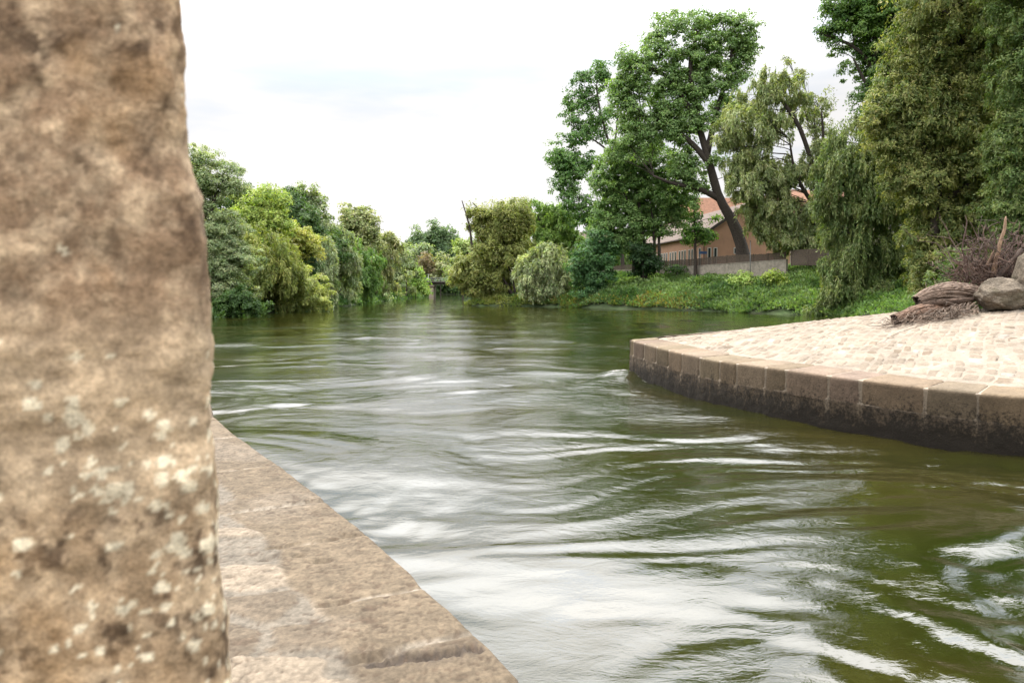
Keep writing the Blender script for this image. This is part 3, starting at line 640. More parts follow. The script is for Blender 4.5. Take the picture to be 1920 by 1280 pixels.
def lobe_puffs(cr, c, r, L, W, base, acc, dens=1.5, air=0.0, flat=.8):
    r = np.asarray(r, float); R = r.mean()
    s = max(2.2 * L, R * (.29 if air == 0 else .25))
    K = int(max(9, 3.5 * (R / s) ** 2 * (1 - air * .8)))
    d = rdir(K * 3); d = d[(d[:, 2] > -.75)][:K]; K = len(d)
    rad = rng.uniform(.5, 1.2, K) if air == 0 else rng.uniform(.35, 1.12, K)
    sc_ = c + d * rad[:, None] * r
    nl = int(dens * 4 * math.pi * R * R * (1 - air * .8) / (L * W * .5) * .8)
    k = rng.integers(0, K, nl); ss = s * rng.uniform(.5, 1.55, K)
    o = rdir(nl); o[:, 2] = np.where(o[:, 2] < -.25, -o[:, 2], o[:, 2])
    rr = rng.uniform(.15, 1.0, nl) ** .55
    pos = sc_[k] + o * (rr * ss[k])[:, None] * np.array([1, 1, flat])
    nrm = unit(o * .7 + d[k] * .55 + rng.normal(0, .45, (nl, 3)) + np.array([0, 0, .25]))
    t = unit(np.cross(nrm, rdir(nl))); t[:, 2] -= .25; t = unit(t); side = unit(np.cross(nrm, t))
    kt = np.clip(rng.random(K)[k] * .75 + rng.normal(0, .18, nl), 0, 1)
    cr.add(cards(pos, t, side, L * rng.uniform(.7, 1.35, nl), W * rng.uniform(.7, 1.3, nl)), tint(base, acc, kt, nl))
    return sc_
def lobe_willow(cr, c, r, L, W, base, acc, dens=1.4, hang=1.0, air=0):
    r = np.asarray(r, float); R = r.mean()
    area = 4 * math.pi * R * R
    nl = int(dens * area / (L * W * .5) * .8 * (1 - air * .7))
    K = int(max(16, 5.0 * (R / max(R * .22, 3 * L)) ** 2 * .7))
    d = rdir(K * 3); d = d[d[:, 2] > -.45][:K]; K = len(d)
    tuf = c + d * r * rng.uniform(.55, 1.0, K)[:, None]
    m_ = 14; ns = max(K * 3, nl // m_)
    k = rng.integers(0, K, ns); sig = R * .105
    st = tuf[k] + rng.normal(0, sig, (ns, 3)) * np.array([1, 1, .8])
    h = unit(np.c_[d[k][:, :2] + rng.normal(0, .35, (ns, 2)), np.zeros(ns)])
    Ls = R * rng.uniform(.35, .8, ns) * hang; 
    u = (np.arange(m_) + .5) / m_; u = u[None] + rng.uniform(-.03, .03, (ns, m_))
    outw = Ls[:, None] * .42 * (1 - np.exp(-2.2 * u)); down = Ls[:, None] * (u ** 1.5 - .16 * u)
    pos = st[:, None] + h[:, None] * outw[..., None]; pos[..., 2] -= down
    tan = h[:, None] * (.55 * np.exp(-2.2 * u))[..., None] * .9; tan = np.broadcast_to(tan, pos.shape).copy(); tan[..., 2] -= (1.3 * u ** .6 - .15)
    pos = pos.reshape(-1, 3); tan = unit(unit(tan.reshape(-1, 3)) + rng.normal(0, .38, pos.shape)); n = len(pos)
    out_ = np.repeat(d[k], m_, 0)
    nrm = unit(out_ * .9 + rng.normal(0, .5, (n, 3)) + np.array([0, 0, .3])); side = unit(np.cross(nrm, tan))
    kt = np.clip(np.repeat(rng.random(K)[k], m_) * .75 + rng.normal(0, .18, n), 0, 1)
    cr.add(cards(pos, tan, side, L * rng.uniform(.8, 1.5, n), W * rng.uniform(.7, 1.2, n)), tint(base, acc, kt, n))
    return tuf
def pt(q, d): return P(q[0], q[1], d)
def limb(mb, a, b, r0, r1, sag=.12, n=9, seed=0):
    a, b = np.asarray(a), np.asarray(b); u = np.linspace(0, 1, n)[:, None]; ln = np.linalg.norm(b - a)
    p = a + (b - a) * u; p[:, 2] += np.sin(u[:, 0] * math.pi) * sag * ln
    w_ = ln * .05; p[1:-1] += np.stack([vn(u[1:-1, 0] * 3 + seed, k_, 0, 7) for k_ in (1., 5., 9.)], 1) * w_
    mb.tube(p, np.linspace(r0, r1, n), 6, cap=False)
    return p
def tree(name, label, cat, d, trunk, lobes, base, acc, kind='puff', dens=1.4, air=0.0, hang=1.0, L=None, W=None, r0=None, group=None, extra_trunks=(), twigs=6, dj=.8, bark=None, depth=1.0, trunkname='trunk', wid=1.0, flat=.8):
    px = d / 796.0
    lL = L or (2.5 * px if kind == 'puff' else 3.3 * px); lW = W or (1.45 * px if kind == 'puff' else 1.1 * px)
    lL *= 1; lW *= wid
    tp = np.array([pt(q[:2], d + (q[2] if len(q) > 2 else 0)) for q in trunk])
    tp[0, 2] = min(tp[0, 2], float(ground_z(tp[0:1, 0], tp[0:1, 1])[0])) - .3
    root = empty(name, tuple(tp[0] + np.array([0, 0, .3])), label, cat, group)
    hgt = max(pt((l[0], l[1]), d)[2] for l in lobes)
    r0 = r0 or max(.12, (hgt - tp[0, 2]) * .020)
    mb = MB(); tps = smoothline(tp, 14, 2); tr_ = r0 * (1 - .62 * np.linspace(0, 1, 14) ** .6) * (1 + .35 * np.exp(-np.linspace(0, 14, 14) * .8)); mb.tube(tps, tr_, 9, rough=.18)
    allp = [tps]; allr = [tr_]
    for et in extra_trunks:
        q = smoothline(np.array([pt(z[:2], d + (z[2] if len(z) > 2 else 0)) for z in et]), 14, 2); mb.tube(q, np.linspace(r0 * .5, r0 * .16, 14), 8, rough=.18); allp.append(q); allr.append(np.linspace(r0 * .5, r0 * .16, 14))
    AP = np.vstack(allp); AR = np.concatenate(allr)
    cr = Crown()
    lobes = [tuple(l) + ((l[2],) if len(l) == 3 else ()) for l in lobes]; full = list(lobes)
    for i in range(len(lobes)):          # fill the crown between neighbouring lobes
        for j in range(i + 1, len(lobes)):
            a_, b_ = lobes[i], lobes[j]; q = math.hypot(a_[0] - b_[0], a_[1] - b_[1]); rm = (a_[2] + b_[2]) / 2
            if rm * .9 < q < rm * 2.5 and rng.random() < (.9 if air < .3 else .8): 
                full.append(((a_[0] + b_[0]) / 2 + rng.uniform(-.25, .25) * rm, (a_[1] + b_[1]) / 2 + rng.uniform(-.25, .25) * rm, rm * rng.uniform(.55, .9), rm * rng.uniform(.5, .8)))
    for lb in full:
        R = lb[2] / F * d; Rz = (lb[3] if len(lb) > 3 else lb[2]) / F * d
        dd = d + rng.uniform(-1, 1) * R * dj * depth + (R * .3)
        c = pt(lb[:2], dd); rv = np.array([R, R * .9, Rz]) * ((1.42 if kind == 'willow' else 1.36) if air < .3 else 1.25)
        if kind == 'willow': sub = lobe_willow(cr, c, rv * .9, lL, lW, base, acc, dens, hang, air)
        elif kind == 'mixed':
            lobe_willow(cr, c, rv * .85, lL, lW, base, acc, dens * .45, hang, air); sub = lobe_puffs(cr, c, rv * .88, lL, lW * .9, base, acc, dens * .75, air, .95)
        else: sub = lobe_puffs(cr, c, rv * .88, lL, lW, base, acc, dens, air, flat)
        if twigs:
            dist = np.linalg.norm(AP - c, axis=1) + np.where(AP[:, 2] > c[2] - .2 * R, 3.0, 0)
            j = int(np.argmin(dist)); lr = min(AR[j] * .7, max(.05, R * .045))
            lp = limb(mb, AP[j], c, lr, lr * .5, .08, seed=rng.random() * 50)
            for sidx in rng.permutation(len(sub))[:twigs]:
                limb(mb, lp[rng.integers(4, 9)], sub[sidx], lr * .45, lr * .12, .06, 5, rng.random() * 50)
    mb.build(trunkname, bark or BARK, root, True)
    cr.build(root)
    fix(root); return root
OLIVE = ((.085, .115, .042), (.17, .185, .085)); GREY = ((.085, .125, .065), (.20, .235, .15)); DARK = ((.025, .055, .018), (.055, .10, .030)); MID = ((.05, .10, .028), (.10, .17, .05))
YEL = ((.10, .15, .038), (.21, .26, .075)); ASH = ((.062, .11, .042), (.125, .195, .075)); GOLD = ((.082, .105, .032), (.185, .205, .078)); PALE = ((.10, .15, .085), (.23, .27, .17)); BROWN = ((.095, .085, .052), (.15, .125, .085))
# ---- left bank
g = 'trees crowding the left bank'
tree('willow_tree', 'tall grey green willow nearest on the left bank, its top beside the stone pier', 'tree', 77, [(424, 598), (404, 520), (392, 440), (400, 380)],
     [(366, 296, 22), (352, 335, 28), (418, 342, 36), (385, 368, 26), (438, 360, 16), (392, 425, 30), (440, 432, 25), (400, 478, 36), (366, 430, 40), (360, 510, 50), (395, 545, 38), (455, 500, 32), (440, 545, 30), (350, 570, 50), (425, 460, 26), (340, 380, 30)], *GREY, kind='puff', group=g, dens=1.25, wid=.7)
tree('bush', 'dark green bush at the water under the nearest grey willow', 'bush', 75.5, [(440, 598), (445, 580)], [(425, 583, 20), (455, 578, 20), (404, 588, 20), (485, 578, 16), (440, 560, 22)], *DARK, twigs=2, group='bushes at the foot of the left bank')
tree('broadleaf_tree', 'yellow green broad tree with rounded top behind the grey willow', 'tree', 97, [(478, 585), (470, 500), (480, 430)],
     [(492, 392, 36), (455, 415, 32), (510, 425, 30), (470, 455, 34), (430, 440, 24), (440, 480, 28), (520, 400, 18), (415, 420, 18)], *YEL, group=g)
tree('broadleaf_tree', 'dark green tree whose top shows just left above the yellow green tree', 'tree', 114, [(470, 560), (468, 450)],
     [(468, 376, 20), (430, 385, 22), (498, 378, 18), (450, 372, 14), (420, 420, 30), (500, 420, 30), (470, 450, 40)], *DARK, group=g, dens=1.2)
tree('broadleaf_tree', 'golden leaved tree with its yellow crown edge above the round olive willow', 'tree', 103, [(560, 570), (556, 500)],
     [(545, 440, 26), (578, 452, 18), (520, 455, 24), (560, 470, 22), (590, 470, 14), (530, 480, 25)], (.125, .155, .045), (.26, .265, .09), group=g)
tree('willow_tree', 'round topped olive willow in front of the golden leaved tree', 'tree', 89, [(502, 588), (500, 540), (505, 480)],
     [(500, 474, 44), (537, 500, 30), (468, 492, 32), (500, 525, 46), (512, 560, 38), (470, 545, 32), (455, 520, 20), (545, 535, 24)], (.075, .105, .03), (.18, .20, .065), kind='willow', hang=.8, group=g)
tree('bush', 'light green rounded bush leaning over the water below the olive willow', 'bush', 93, [(552, 586), (552, 560)],
     [(552, 535, 34), (530, 562, 28), (577, 553, 34), (602, 564, 16), (546, 512, 20), (560, 570, 22)], (.11, .145, .05), (.24, .27, .10), group='bushes at the foot of the left bank', dens=1.3, wid=.7)
tree('broadleaf_tree', 'deep green tree between the golden tree and the airy grey tree', 'tree', 120, [(545, 570), (545, 460)],
     [(530, 385, 22), (558, 402, 26), (545, 430, 24), (578, 425, 20), (522, 410, 18), (515, 375, 10), (590, 450, 22), (545, 370, 14), (620, 470, 30)], *DARK, group=g)
tree('willow_tree', 'airy grey green willow top rising highest left of the river bend', 'tree', 128, [(590, 560), (585, 450), (580, 400)],
     [(575, 364, 22), (556, 366, 14), (594, 378, 16), (602, 412, 24), (570, 395, 20), (612, 435, 22), (590, 440, 24)], *GREY, air=.35, group=g, dens=1.2)
tree('willow_tree', 'grey willow column right of the light green rounded bush', 'tree', 112, [(600, 578), (598, 500), (596, 455)],
     [(596, 448, 22), (604, 482, 24), (602, 522, 26), (612, 552, 22), (584, 466, 16), (618, 500, 16), (588, 545, 20)], *GREY, kind='willow', hang=.9, group=g)
tree('broadleaf_tree', 'small very dark tree tucked behind the light green bush', 'tree', 104, [(572, 570), (572, 520)],
     [(572, 488, 18), (566, 505, 18), (578, 520, 18), (584, 500, 12), (560, 540, 22)], (.018, .042, .016), (.04, .08, .028), group=g)
tree('willow_tree', 'slender green grey willow standing behind the first grey column', 'tree', 127, [(640, 572), (638, 500), (634, 450)],
     [(633, 442, 20), (645, 482, 22), (642, 522, 24), (642, 548, 20), (616, 432, 16), (655, 500, 16)], *GREY, kind='willow', group=g)
tree('willow_tree', 'olive willow with a round open top at middle of the left bank', 'tree', 150, [(668, 568), (668, 480), (665, 430)],
     [(657, 406, 20), (678, 402, 20), (645, 428, 18), (690, 430, 18), (668, 442, 26), (700, 425, 12), (660, 470, 26), (690, 460, 24)], (.10, .13, .06), (.20, .22, .12), air=.12, group=g)
tree('willow_tree', 'green willow column below the round open top', 'tree', 140, [(672, 571), (672, 520)],
     [(664, 472, 22), (675, 512, 24), (670, 548, 18), (700, 482, 18), (690, 530, 22), (655, 500, 18)], *MID, kind='willow', group=g)
tree('willow_tree', 'brownish green willow sloping down right of the round open top', 'tree', 166, [(712, 566), (712, 500)],
     [(712, 448, 18), (702, 488, 22), (724, 500, 20), (714, 532, 22), (736, 468, 16), (728, 445, 12), (695, 545, 14)], (.085, .11, .05), (.19, .20, .11), kind='willow', hang=.8, group=g)
tree('willow_tree', 'grey green willow second last before the bright green bush', 'tree', 190, [(738, 562), (738, 500)],
     [(737, 456, 14), (746, 482, 16), (746, 512, 18), (740, 540, 14), (728, 520, 14)], *GREY, group=g)
tree('broadleaf_tree', 'dull green tree directly left of the bright green bush', 'tree', 215, [(762, 560), (762, 500)],
     [(757, 478, 12), (766, 505, 14), (760, 538, 14), (750, 500, 12)], (.07, .10, .045), (.13, .16, .08), group=g)
tree('bush', 'low tufted bush dipping into the water below the brownish willow', 'bush', 171, [(708, 568), (708, 560)], [(708, 557, 15), (692, 560, 10), (722, 560, 9)], *PALE, group='bushes at the foot of the left bank', twigs=2)
tree('bush', 'small low bush at the water below the grey columns', 'bush', 136, [(655, 572), (655, 565)], [(655, 563, 12), (640, 566, 9), (668, 565, 8)], *MID, group='bushes at the foot of the left bank', twigs=2)
tree('bush', 'bright green bush at the left end of the bridge', 'bush', 228, [(780, 560), (778, 530)], [(777, 528, 17), (790, 540, 11), (770, 506, 11), (768, 545, 12), (783, 512, 9), (797, 549, 7)], (.09, .16, .04), (.20, .27, .08), group='bushes at the foot of the left bank')
# ---- far woods round the bridge
tree('broadleaf_tree', 'dome shaped dark green tree on the horizon behind the bridge', 'tree', 400, [(822, 545), (822, 480)],
     [(785, 455, 20), (808, 446, 20), (832, 448, 20), (852, 462, 16), (840, 480, 20), (812, 480, 22), (785, 482, 20), (858, 490, 16), (830, 510, 20), (800, 515, 18)], (.05, .088, .045), (.085, .13, .065), group='far trees at the bend')
tree('broadleaf_tree', 'pale grey green tree left in front of the dome shaped tree', 'tree', 345, [(783, 548), (783, 500)],
     [(772, 470, 13), (782, 490, 13), (770, 505, 12), (800, 468, 11), (792, 480, 12), (768, 488, 12), (780, 525, 14)], (.09, .13, .075), (.17, .21, .13), group='far trees at the bend')
tree('broadleaf_tree', 'brownish sparse tree above the bridge railing', 'tree', 320, [(800, 548), (800, 500)],
     [(797, 488, 12), (808, 500, 11), (793, 508, 11), (812, 512, 7)], *BROWN, air=.15, group='far trees at the bend')
tree('broadleaf_tree', 'small pale round tree above the middle of the bridge', 'tree', 318, [(826, 548), (826, 515)],
     [(828, 492, 10), (822, 514, 9), (834, 508, 8), (815, 520, 7)], (.11, .14, .07), (.19, .21, .12), group='far trees at the bend')
tree('bush', 'dark bush on the bank seen under the bridge', 'bush', 358, [(828, 549), (828, 545)],
     [(810, 541, 13), (826, 540, 14), (840, 539, 14), (856, 540, 13), (870, 541, 13), (885, 541, 13)], *DARK, twigs=2, group='far trees at the bend')
tree('broadleaf_tree', 'light green tree behind the olive willow right of the bridge', 'tree', 235, [(868, 552), (868, 500)],
     [(866, 466, 15), (856, 498, 13), (880, 480, 18), (895, 455, 18), (858, 520, 13), (880, 515, 18), (910, 480, 24)], (.10, .145, .055), (.20, .25, .10), group='far trees at the bend')
# ---- right bank
g = 'trees on the right bank'
tree('willow_tree', 'olive gold willow leaning over the river at the end of the right bank', 'tree', 126, [(978, 574), (958, 545), (925, 522), (880, 512)],
     [(908, 405, 15), (884, 398, 10), (935, 408, 26), (962, 400, 26), (985, 418, 20), (930, 448, 32), (965, 450, 32), (898, 485, 24), (868, 508, 22), (858, 525, 14), (900, 530, 26), (935, 500, 32), (955, 532, 24), (882, 545, 12), (975, 480, 24), (905, 550, 14), (890, 425, 10)], *GOLD, kind='mixed', hang=.45, air=.12, dens=1.2, group=g, bark=BARK,
     extra_trunks=[[(970, 565), (955, 500), (935, 440), (905, 400), (886, 380)], [(886, 470), (880, 420), (866, 376)], [(965, 560), (915, 470), (890, 430)]], r0=.42)
tree('broadleaf_tree', 'mid green tree behind the olive gold and the silver willow', 'tree', 142, [(1030, 560), (1030, 480)],
     [(1010, 402, 24), (1043, 408, 26), (1060, 440, 26), (1015, 440, 28), (1040, 470, 28), (998, 385, 13), (1080, 462, 20), (985, 450, 24), (1068, 415, 14)], (.07, .13, .035), (.15, .225, .07), kind='willow', hang=.5, group=g)
tree('willow_tree', 'silver green willow hanging over the right shore', 'tree', 118, [(1062, 575), (1058, 530), (1030, 490)],
     [(1010, 482, 28), (998, 510, 26), (1035, 500, 28), (1020, 535, 28), (988, 540, 18), (1062, 520, 20), (1055, 552, 18), (1030, 466, 16), (1000, 552, 20)], (.10, .135, .075), (.26, .30, .19), kind='willow', hang=.8, group=g, extra_trunks=[[(1066, 575), (1078, 530), (1076, 500)], [(1060, 572), (1045, 530), (1020, 510)]], bark=BARKP, r0=.26)
tree('broadleaf_tree', 'dark blue green tree right beside the silver willow', 'tree', 112, [(1120, 560), (1118, 500)],
     [(1110, 482, 24), (1122, 450, 20), (1098, 512, 24), (1130, 512, 22), (1092, 540, 18), (1138, 472, 20), (1080, 500, 14), (1115, 545, 18), (1140, 535, 10)], (.03, .075, .03), (.065, .13, .055), group=g)
tree('ash_tree', 'tall airy ash with see-through crown left of the biggest tree', 'tree', 136, [(1170, 510), (1160, 380), (1150, 290), (1125, 215), (1118, 160)],
     [(1122, 138, 22), (1088, 160, 20), (1145, 160, 20), (1072, 208, 22), (1112, 205, 22), (1148, 215, 20), (1058, 288, 28), (1085, 325, 26), (1058, 350, 24), (1100, 388, 24), (1085, 250, 22), (1122, 255, 20), (1060, 320, 22), (1108, 300, 16), (1105, 430, 24), (1040, 300, 14), (1075, 395, 20), (1130, 420, 24)], (.035, .082, .026), (.085, .15, .05), air=.27, dens=1.0, group=g, twigs=9,
     extra_trunks=[[(1150, 290), (1158, 230), (1160, 165)], [(1145, 285), (1110, 260), (1070, 235)], [(1158, 350), (1120, 320), (1070, 300)]], r0=.38, flat=.8)
tree('ash_tree', 'biggest ash with thick leaning trunk in front of the salmon building', 'tree', 107, [(1397, 500), (1390, 455), (1372, 410), (1345, 368), (1332, 310), (1312, 245), (1300, 175)],
     [(1250, 50, 24), (1298, 52, 28), (1350, 50, 24), (1398, 55, 24), (1222, 82, 20), (1200, 128, 26), (1250, 115, 28), (1312, 105, 30), (1368, 105, 26), (1412, 85, 16), (1190, 180, 28), (1240, 185, 28), (1300, 165, 32), (1355, 165, 26), (1288, 228, 26), (1225, 240, 26), (1325, 235, 22), (1188, 232, 24), (1385, 148, 20), (1172, 112, 18), (1282, 285, 20), (1262, 150, 22), (1400, 120, 14), (1350, 205, 18), (1210, 285, 24), (1260, 255, 20), (1345, 300, 16), (1390, 330, 18), (1300, 320, 20), (1315, 350, 18), (1285, 350, 18), (1300, 385, 12), (1395, 370, 14), (1165, 155, 20), (1160, 200, 22), (1172, 265, 22), (1150, 300, 18), (1270, 320, 20), (1250, 205, 22), (1330, 130, 22), (1380, 200, 16)], *ASH, air=.05, dens=1.1, group=g, twigs=8,
     extra_trunks=[[(1352, 375), (1310, 352), (1262, 345), (1225, 330)], [(1325, 290), (1345, 200), (1370, 130), (1372, 80)], [(1312, 245), (1275, 170), (1235, 130), (1205, 120)], [(1332, 310), (1300, 270), (1250, 230), (1200, 215)], [(1306, 210), (1290, 120), (1310, 60)]], r0=.95, flat=.8)
tree('broadleaf_tree', 'dense bright green tree with several trunks left of the salmon building', 'tree', 114, [(1208, 520), (1206, 440), (1195, 360)],
     [(1150, 325, 28), (1188, 300, 30), (1228, 288, 24), (1215, 338, 30), (1168, 368, 30), (1240, 368, 28), (1200, 398, 30), (1140, 398, 24), (1250, 405, 20), (1172, 432, 22), (1268, 330, 26), (1228, 425, 18), (1288, 368, 22), (1270, 392, 16), (1160, 462, 20), (1242, 440, 16), (1130, 430, 22), (1180, 470, 14), (1278, 420, 14), (1125, 350, 18), (1160, 290, 18), (1195, 440, 16)], (.058, .11, .038), (.135, .21, .08), group=g,
     extra_trunks=[[(1226, 512), (1228, 450), (1220, 380)], [(1188, 512), (1190, 440), (1175, 370)], [(1238, 500), (1234, 440), (1245, 390)]], r0=.55)
tree('ivy_bush', 'dark ivy mass round the trunk feet below the bright green tree', 'bush', 112, [(1206, 520), (1206, 500)],
     [(1203, 505, 18), (1194, 488, 15), (1222, 492, 15), (1210, 474, 14), (1192, 468, 11), (1232, 502, 8)], (.012, .032, .012), (.028, .058, .02), group='bushes on the right bank', twigs=2)
tree('young_tree', 'small thin tree standing behind the fence before the salmon building', 'tree', 110, [(1305, 500), (1303, 440), (1302, 372)],
     [(1300, 432, 13), (1320, 440, 13), (1290, 452, 11), (1336, 446, 9), (1300, 402, 12), (1342, 412, 9), (1318, 455, 9), (1282, 438, 9)], (.035, .085, .02), (.10, .17, .035), air=.25, r0=.3, group=g)
tree('willow_tree', 'pale silver willow with airy top right of the leaning trunk', 'tree', 98, [(1522, 520), (1535, 420), (1530, 330), (1500, 235), (1470, 195)],
     [(1420, 180, 28), (1470, 168, 28), (1450, 142, 20), (1390, 228, 32), (1440, 238, 32), (1378, 280, 28), (1430, 308, 32), (1500, 205, 24), (1398, 348, 28), (1440, 378, 32), (1480, 328, 30), (1468, 428, 30), (1500, 398, 28), (1520, 318, 26), (1480, 462, 22), (1420, 420, 18), (1360, 250, 20), (1530, 400, 20), (1410, 390, 20), (1505, 450, 22), (1545, 330, 22), (1550, 400, 24), (1548, 450, 20), (1520, 450, 22), (1540, 280, 20), (1450, 430, 22), (1385, 320, 20), (1430, 345, 24)], (.095, .13, .062), (.22, .25, .14), kind='willow', hang=.9, air=.10, group=g, extra_trunks=[[(1535, 400), (1490, 330), (1480, 260)], [(1530, 330), (1545, 260), (1540, 210)]], r0=.6, twigs=4)
tree('willow_tree', 'thin twiggy willow top against the sky between the two big willows', 'tree', 104, [(1540, 520), (1545, 400), (1530, 260)],
     [(1500, 140, 16), (1530, 180, 24), (1545, 220, 22), (1512, 215, 20), (1478, 118, 12), (1555, 250, 18), (1550, 290, 20), (1525, 260, 18)], (.08, .11, .055), (.17, .19, .11), air=.62, dens=.9, wid=.7, group=g, twigs=9, r0=.35)
tree('willow_tree', 'deep green weeping willow trailing to the water behind the island', 'tree', 79, [(1625, 600), (1622, 450), (1615, 330)],
     [(1600, 268, 38), (1572, 312, 32), (1640, 288, 36), (1590, 368, 40), (1650, 380, 40), (1572, 430, 34), (1620, 458, 42), (1668, 468, 26), (1592, 528, 38), (1640, 548, 36), (1562, 562, 22), (1676, 545, 26), (1530, 582, 16), (1600, 585, 26), (1550, 500, 14), (1580, 500, 34), (1690, 500, 34), (1660, 580, 40), (1620, 520, 44), (1540, 320, 20), (1680, 310, 30), (1680, 400, 30), (1640, 330, 38), (1560, 380, 26)], (.050, .085, .030), (.135, .165, .07), kind='willow', hang=1.15, group=g, r0=.7, extra_trunks=[[(1622, 480), (1590, 380), (1575, 310)], [(1620, 440), (1660, 360), (1650, 290)]], dens=1.2)
tree('maple_tree', 'dark green tall tree whose branch points left near the top edge', 'tree', 92, [(1660, 600), (1655, 300), (1640, 150), (1640, 50)],
     [(1590, 38, 34), (1556, 66, 20), (1640, 78, 42), (1618, 128, 36), (1680, 48, 50), (1630, 185, 30), (1672, 158, 40), (1590, 0, 34), (1680, -40, 60), (1640, 225, 22), (1700, 230, 40), (1705, 60, 60), (1690, -10, 60), (1600, -120, 60), (1690, -130, 80), (1536, 60, 9), (1572, 98, 14), (1555, 20, 14), (1620, -30, 40)], (.030, .070, .018), (.085, .145, .035), air=.14, group=g, r0=.6,
     extra_trunks=[[(1650, 150), (1610, 90), (1560, 70), (1530, 62)], [(1645, 200), (1620, 150), (1600, 110)]], dens=1.2)
tree('willow_tree', 'huge willow with brown tinged hanging leaves above the driftwood', 'tree', 69, [(1750, 600), (1752, 420), (1765, 250), (1790, 100)],
     [(1760, 20, 58), (1830, -10, 58), (1722, 100, 50), (1790, 112, 55), (1852, 88, 50), (1702, 198, 46), (1760, 222, 55), (1832, 198, 55), (1720, 300, 50), (1792, 322, 55), (1848, 300, 45), (1740, 392, 34), (1800, 418, 42), (1845, 480, 34), (1740, -70, 60), (1850, 390, 40), (1755, 460, 16), (1670, 260, 30), (1690, 350, 30), (1680, 180, 44), (1662, 262, 36), (1640, 225, 26), (1880, 90, 50), (1880, 200, 50), (1870, 350, 46), (1760, -160, 80), (1840, -180, 90), (1890, -60, 80), (1740, 520, 36), (1750, 450, 34), (1770, 480, 34), (1735, 560, 34), (1700, 450, 20), (1780, 560, 40)], (.060, .092, .032), (.20, .21, .085), kind='mixed', hang=.6, group=g, r0=.6,
     extra_trunks=[[(1760, 300), (1815, 200), (1842, 110)], [(1755, 340), (1720, 240), (1705, 160)], [(1760, 380), (1830, 340), (1860, 300)]], dens=1.2, wid=1.2)
tree('willow_tree', 'green leafy willow cut by the right picture edge', 'tree', 61, [(1945, 620), (1935, 400), (1930, 200)],
     [(1912, 50, 48), (1925, 150, 52), (1902, 250, 46), (1935, 330, 55), (1885, 398, 38), (1932, 430, 48), (1902, 485, 36), (1965, 250, 60), (1890, 320, 34), (1950, 60, 50), (1960, 500, 50), (1920, -60, 70), (1960, -160, 90), (1900, 400, 40)], (.048, .085, .028), (.14, .18, .07), kind='mixed', hang=.6, group=g, r0=.7, dens=1.2, wid=1.15)
tree('broadleaf_tree', 'dark leafy tree filling the gap between the weeping willow and the huge willow', 'tree', 84, [(1700, 600), (1700, 400)],
     [(1690, 250, 50), (1700, 340, 50), (1690, 430, 36), (1700, 150, 45), (1740, 300, 50), (1640, 300, 40), (1760, 440, 46), (1800, 380, 60), (1850, 300, 60), (1840, 460, 50), (1800, 200, 60), (1880, 180, 60), (1790, 540, 40)], (.024, .05, .016), (.06, .10, .03), group=g)
tree('bush', 'leafy green bush behind the driftwood and boulders', 'bush', 59, [(1850, 600), (1850, 560)],
     [(1800, 530, 30), (1765, 545, 26), (1835, 515, 30), (1872, 530, 30), (1905, 535, 30), (1745, 575, 24), (1800, 580, 30), (1860, 575, 34), (1920, 575, 34), (1790, 490, 22)], (.035, .072, .025), (.115, .155, .06), group='bushes on the right bank', dens=1.2)
tree('bush', 'little round dark bush on the grass slope under the fence', 'bush', 112, [(1268, 514), (1268, 508)], [(1268, 506, 9), (1258, 510, 6), (1276, 509, 6)], *DARK, twigs=1, group='bushes on the right bank')
tree('bush', 'pale green bush low on the grass slope below the concrete wall', 'bush', 96, [(1395, 545), (1395, 535)], [(1395, 522, 9), (1385, 530, 9), (1402, 532, 9), (1375, 528, 6)], (.13, .20, .06), (.26, .33, .12), twigs=1, group='bushes on the right bank')
tree('bush', 'yellowish bush at the right end of the concrete wall', 'bush', 93, [(1448, 545), (1448, 530)], [(1448, 518, 10), (1440, 528, 10), (1458, 530, 12), (1470, 540, 10)], (.13, .19, .05), (.25, .31, .09), twigs=1, group='bushes on the right bank')

tree('willow_tree', 'spreading willow on the right bank just beyond the right picture edge', 'tree', 48, [(2350, 640), (2340, 400), (2300, 150)],
     [(2200, 100, 110), (2330, 0, 120), (2450, 120, 110), (2250, 280, 110), (2400, 300, 120), (2180, 420, 80), (2330, 460, 100), (2480, 430, 90), (2300, -150, 120), (2420, -120, 110)], (.048, .085, .028), (.14, .18, .07), kind='mixed', hang=.6, group=g, r0=.6, dens=.8)
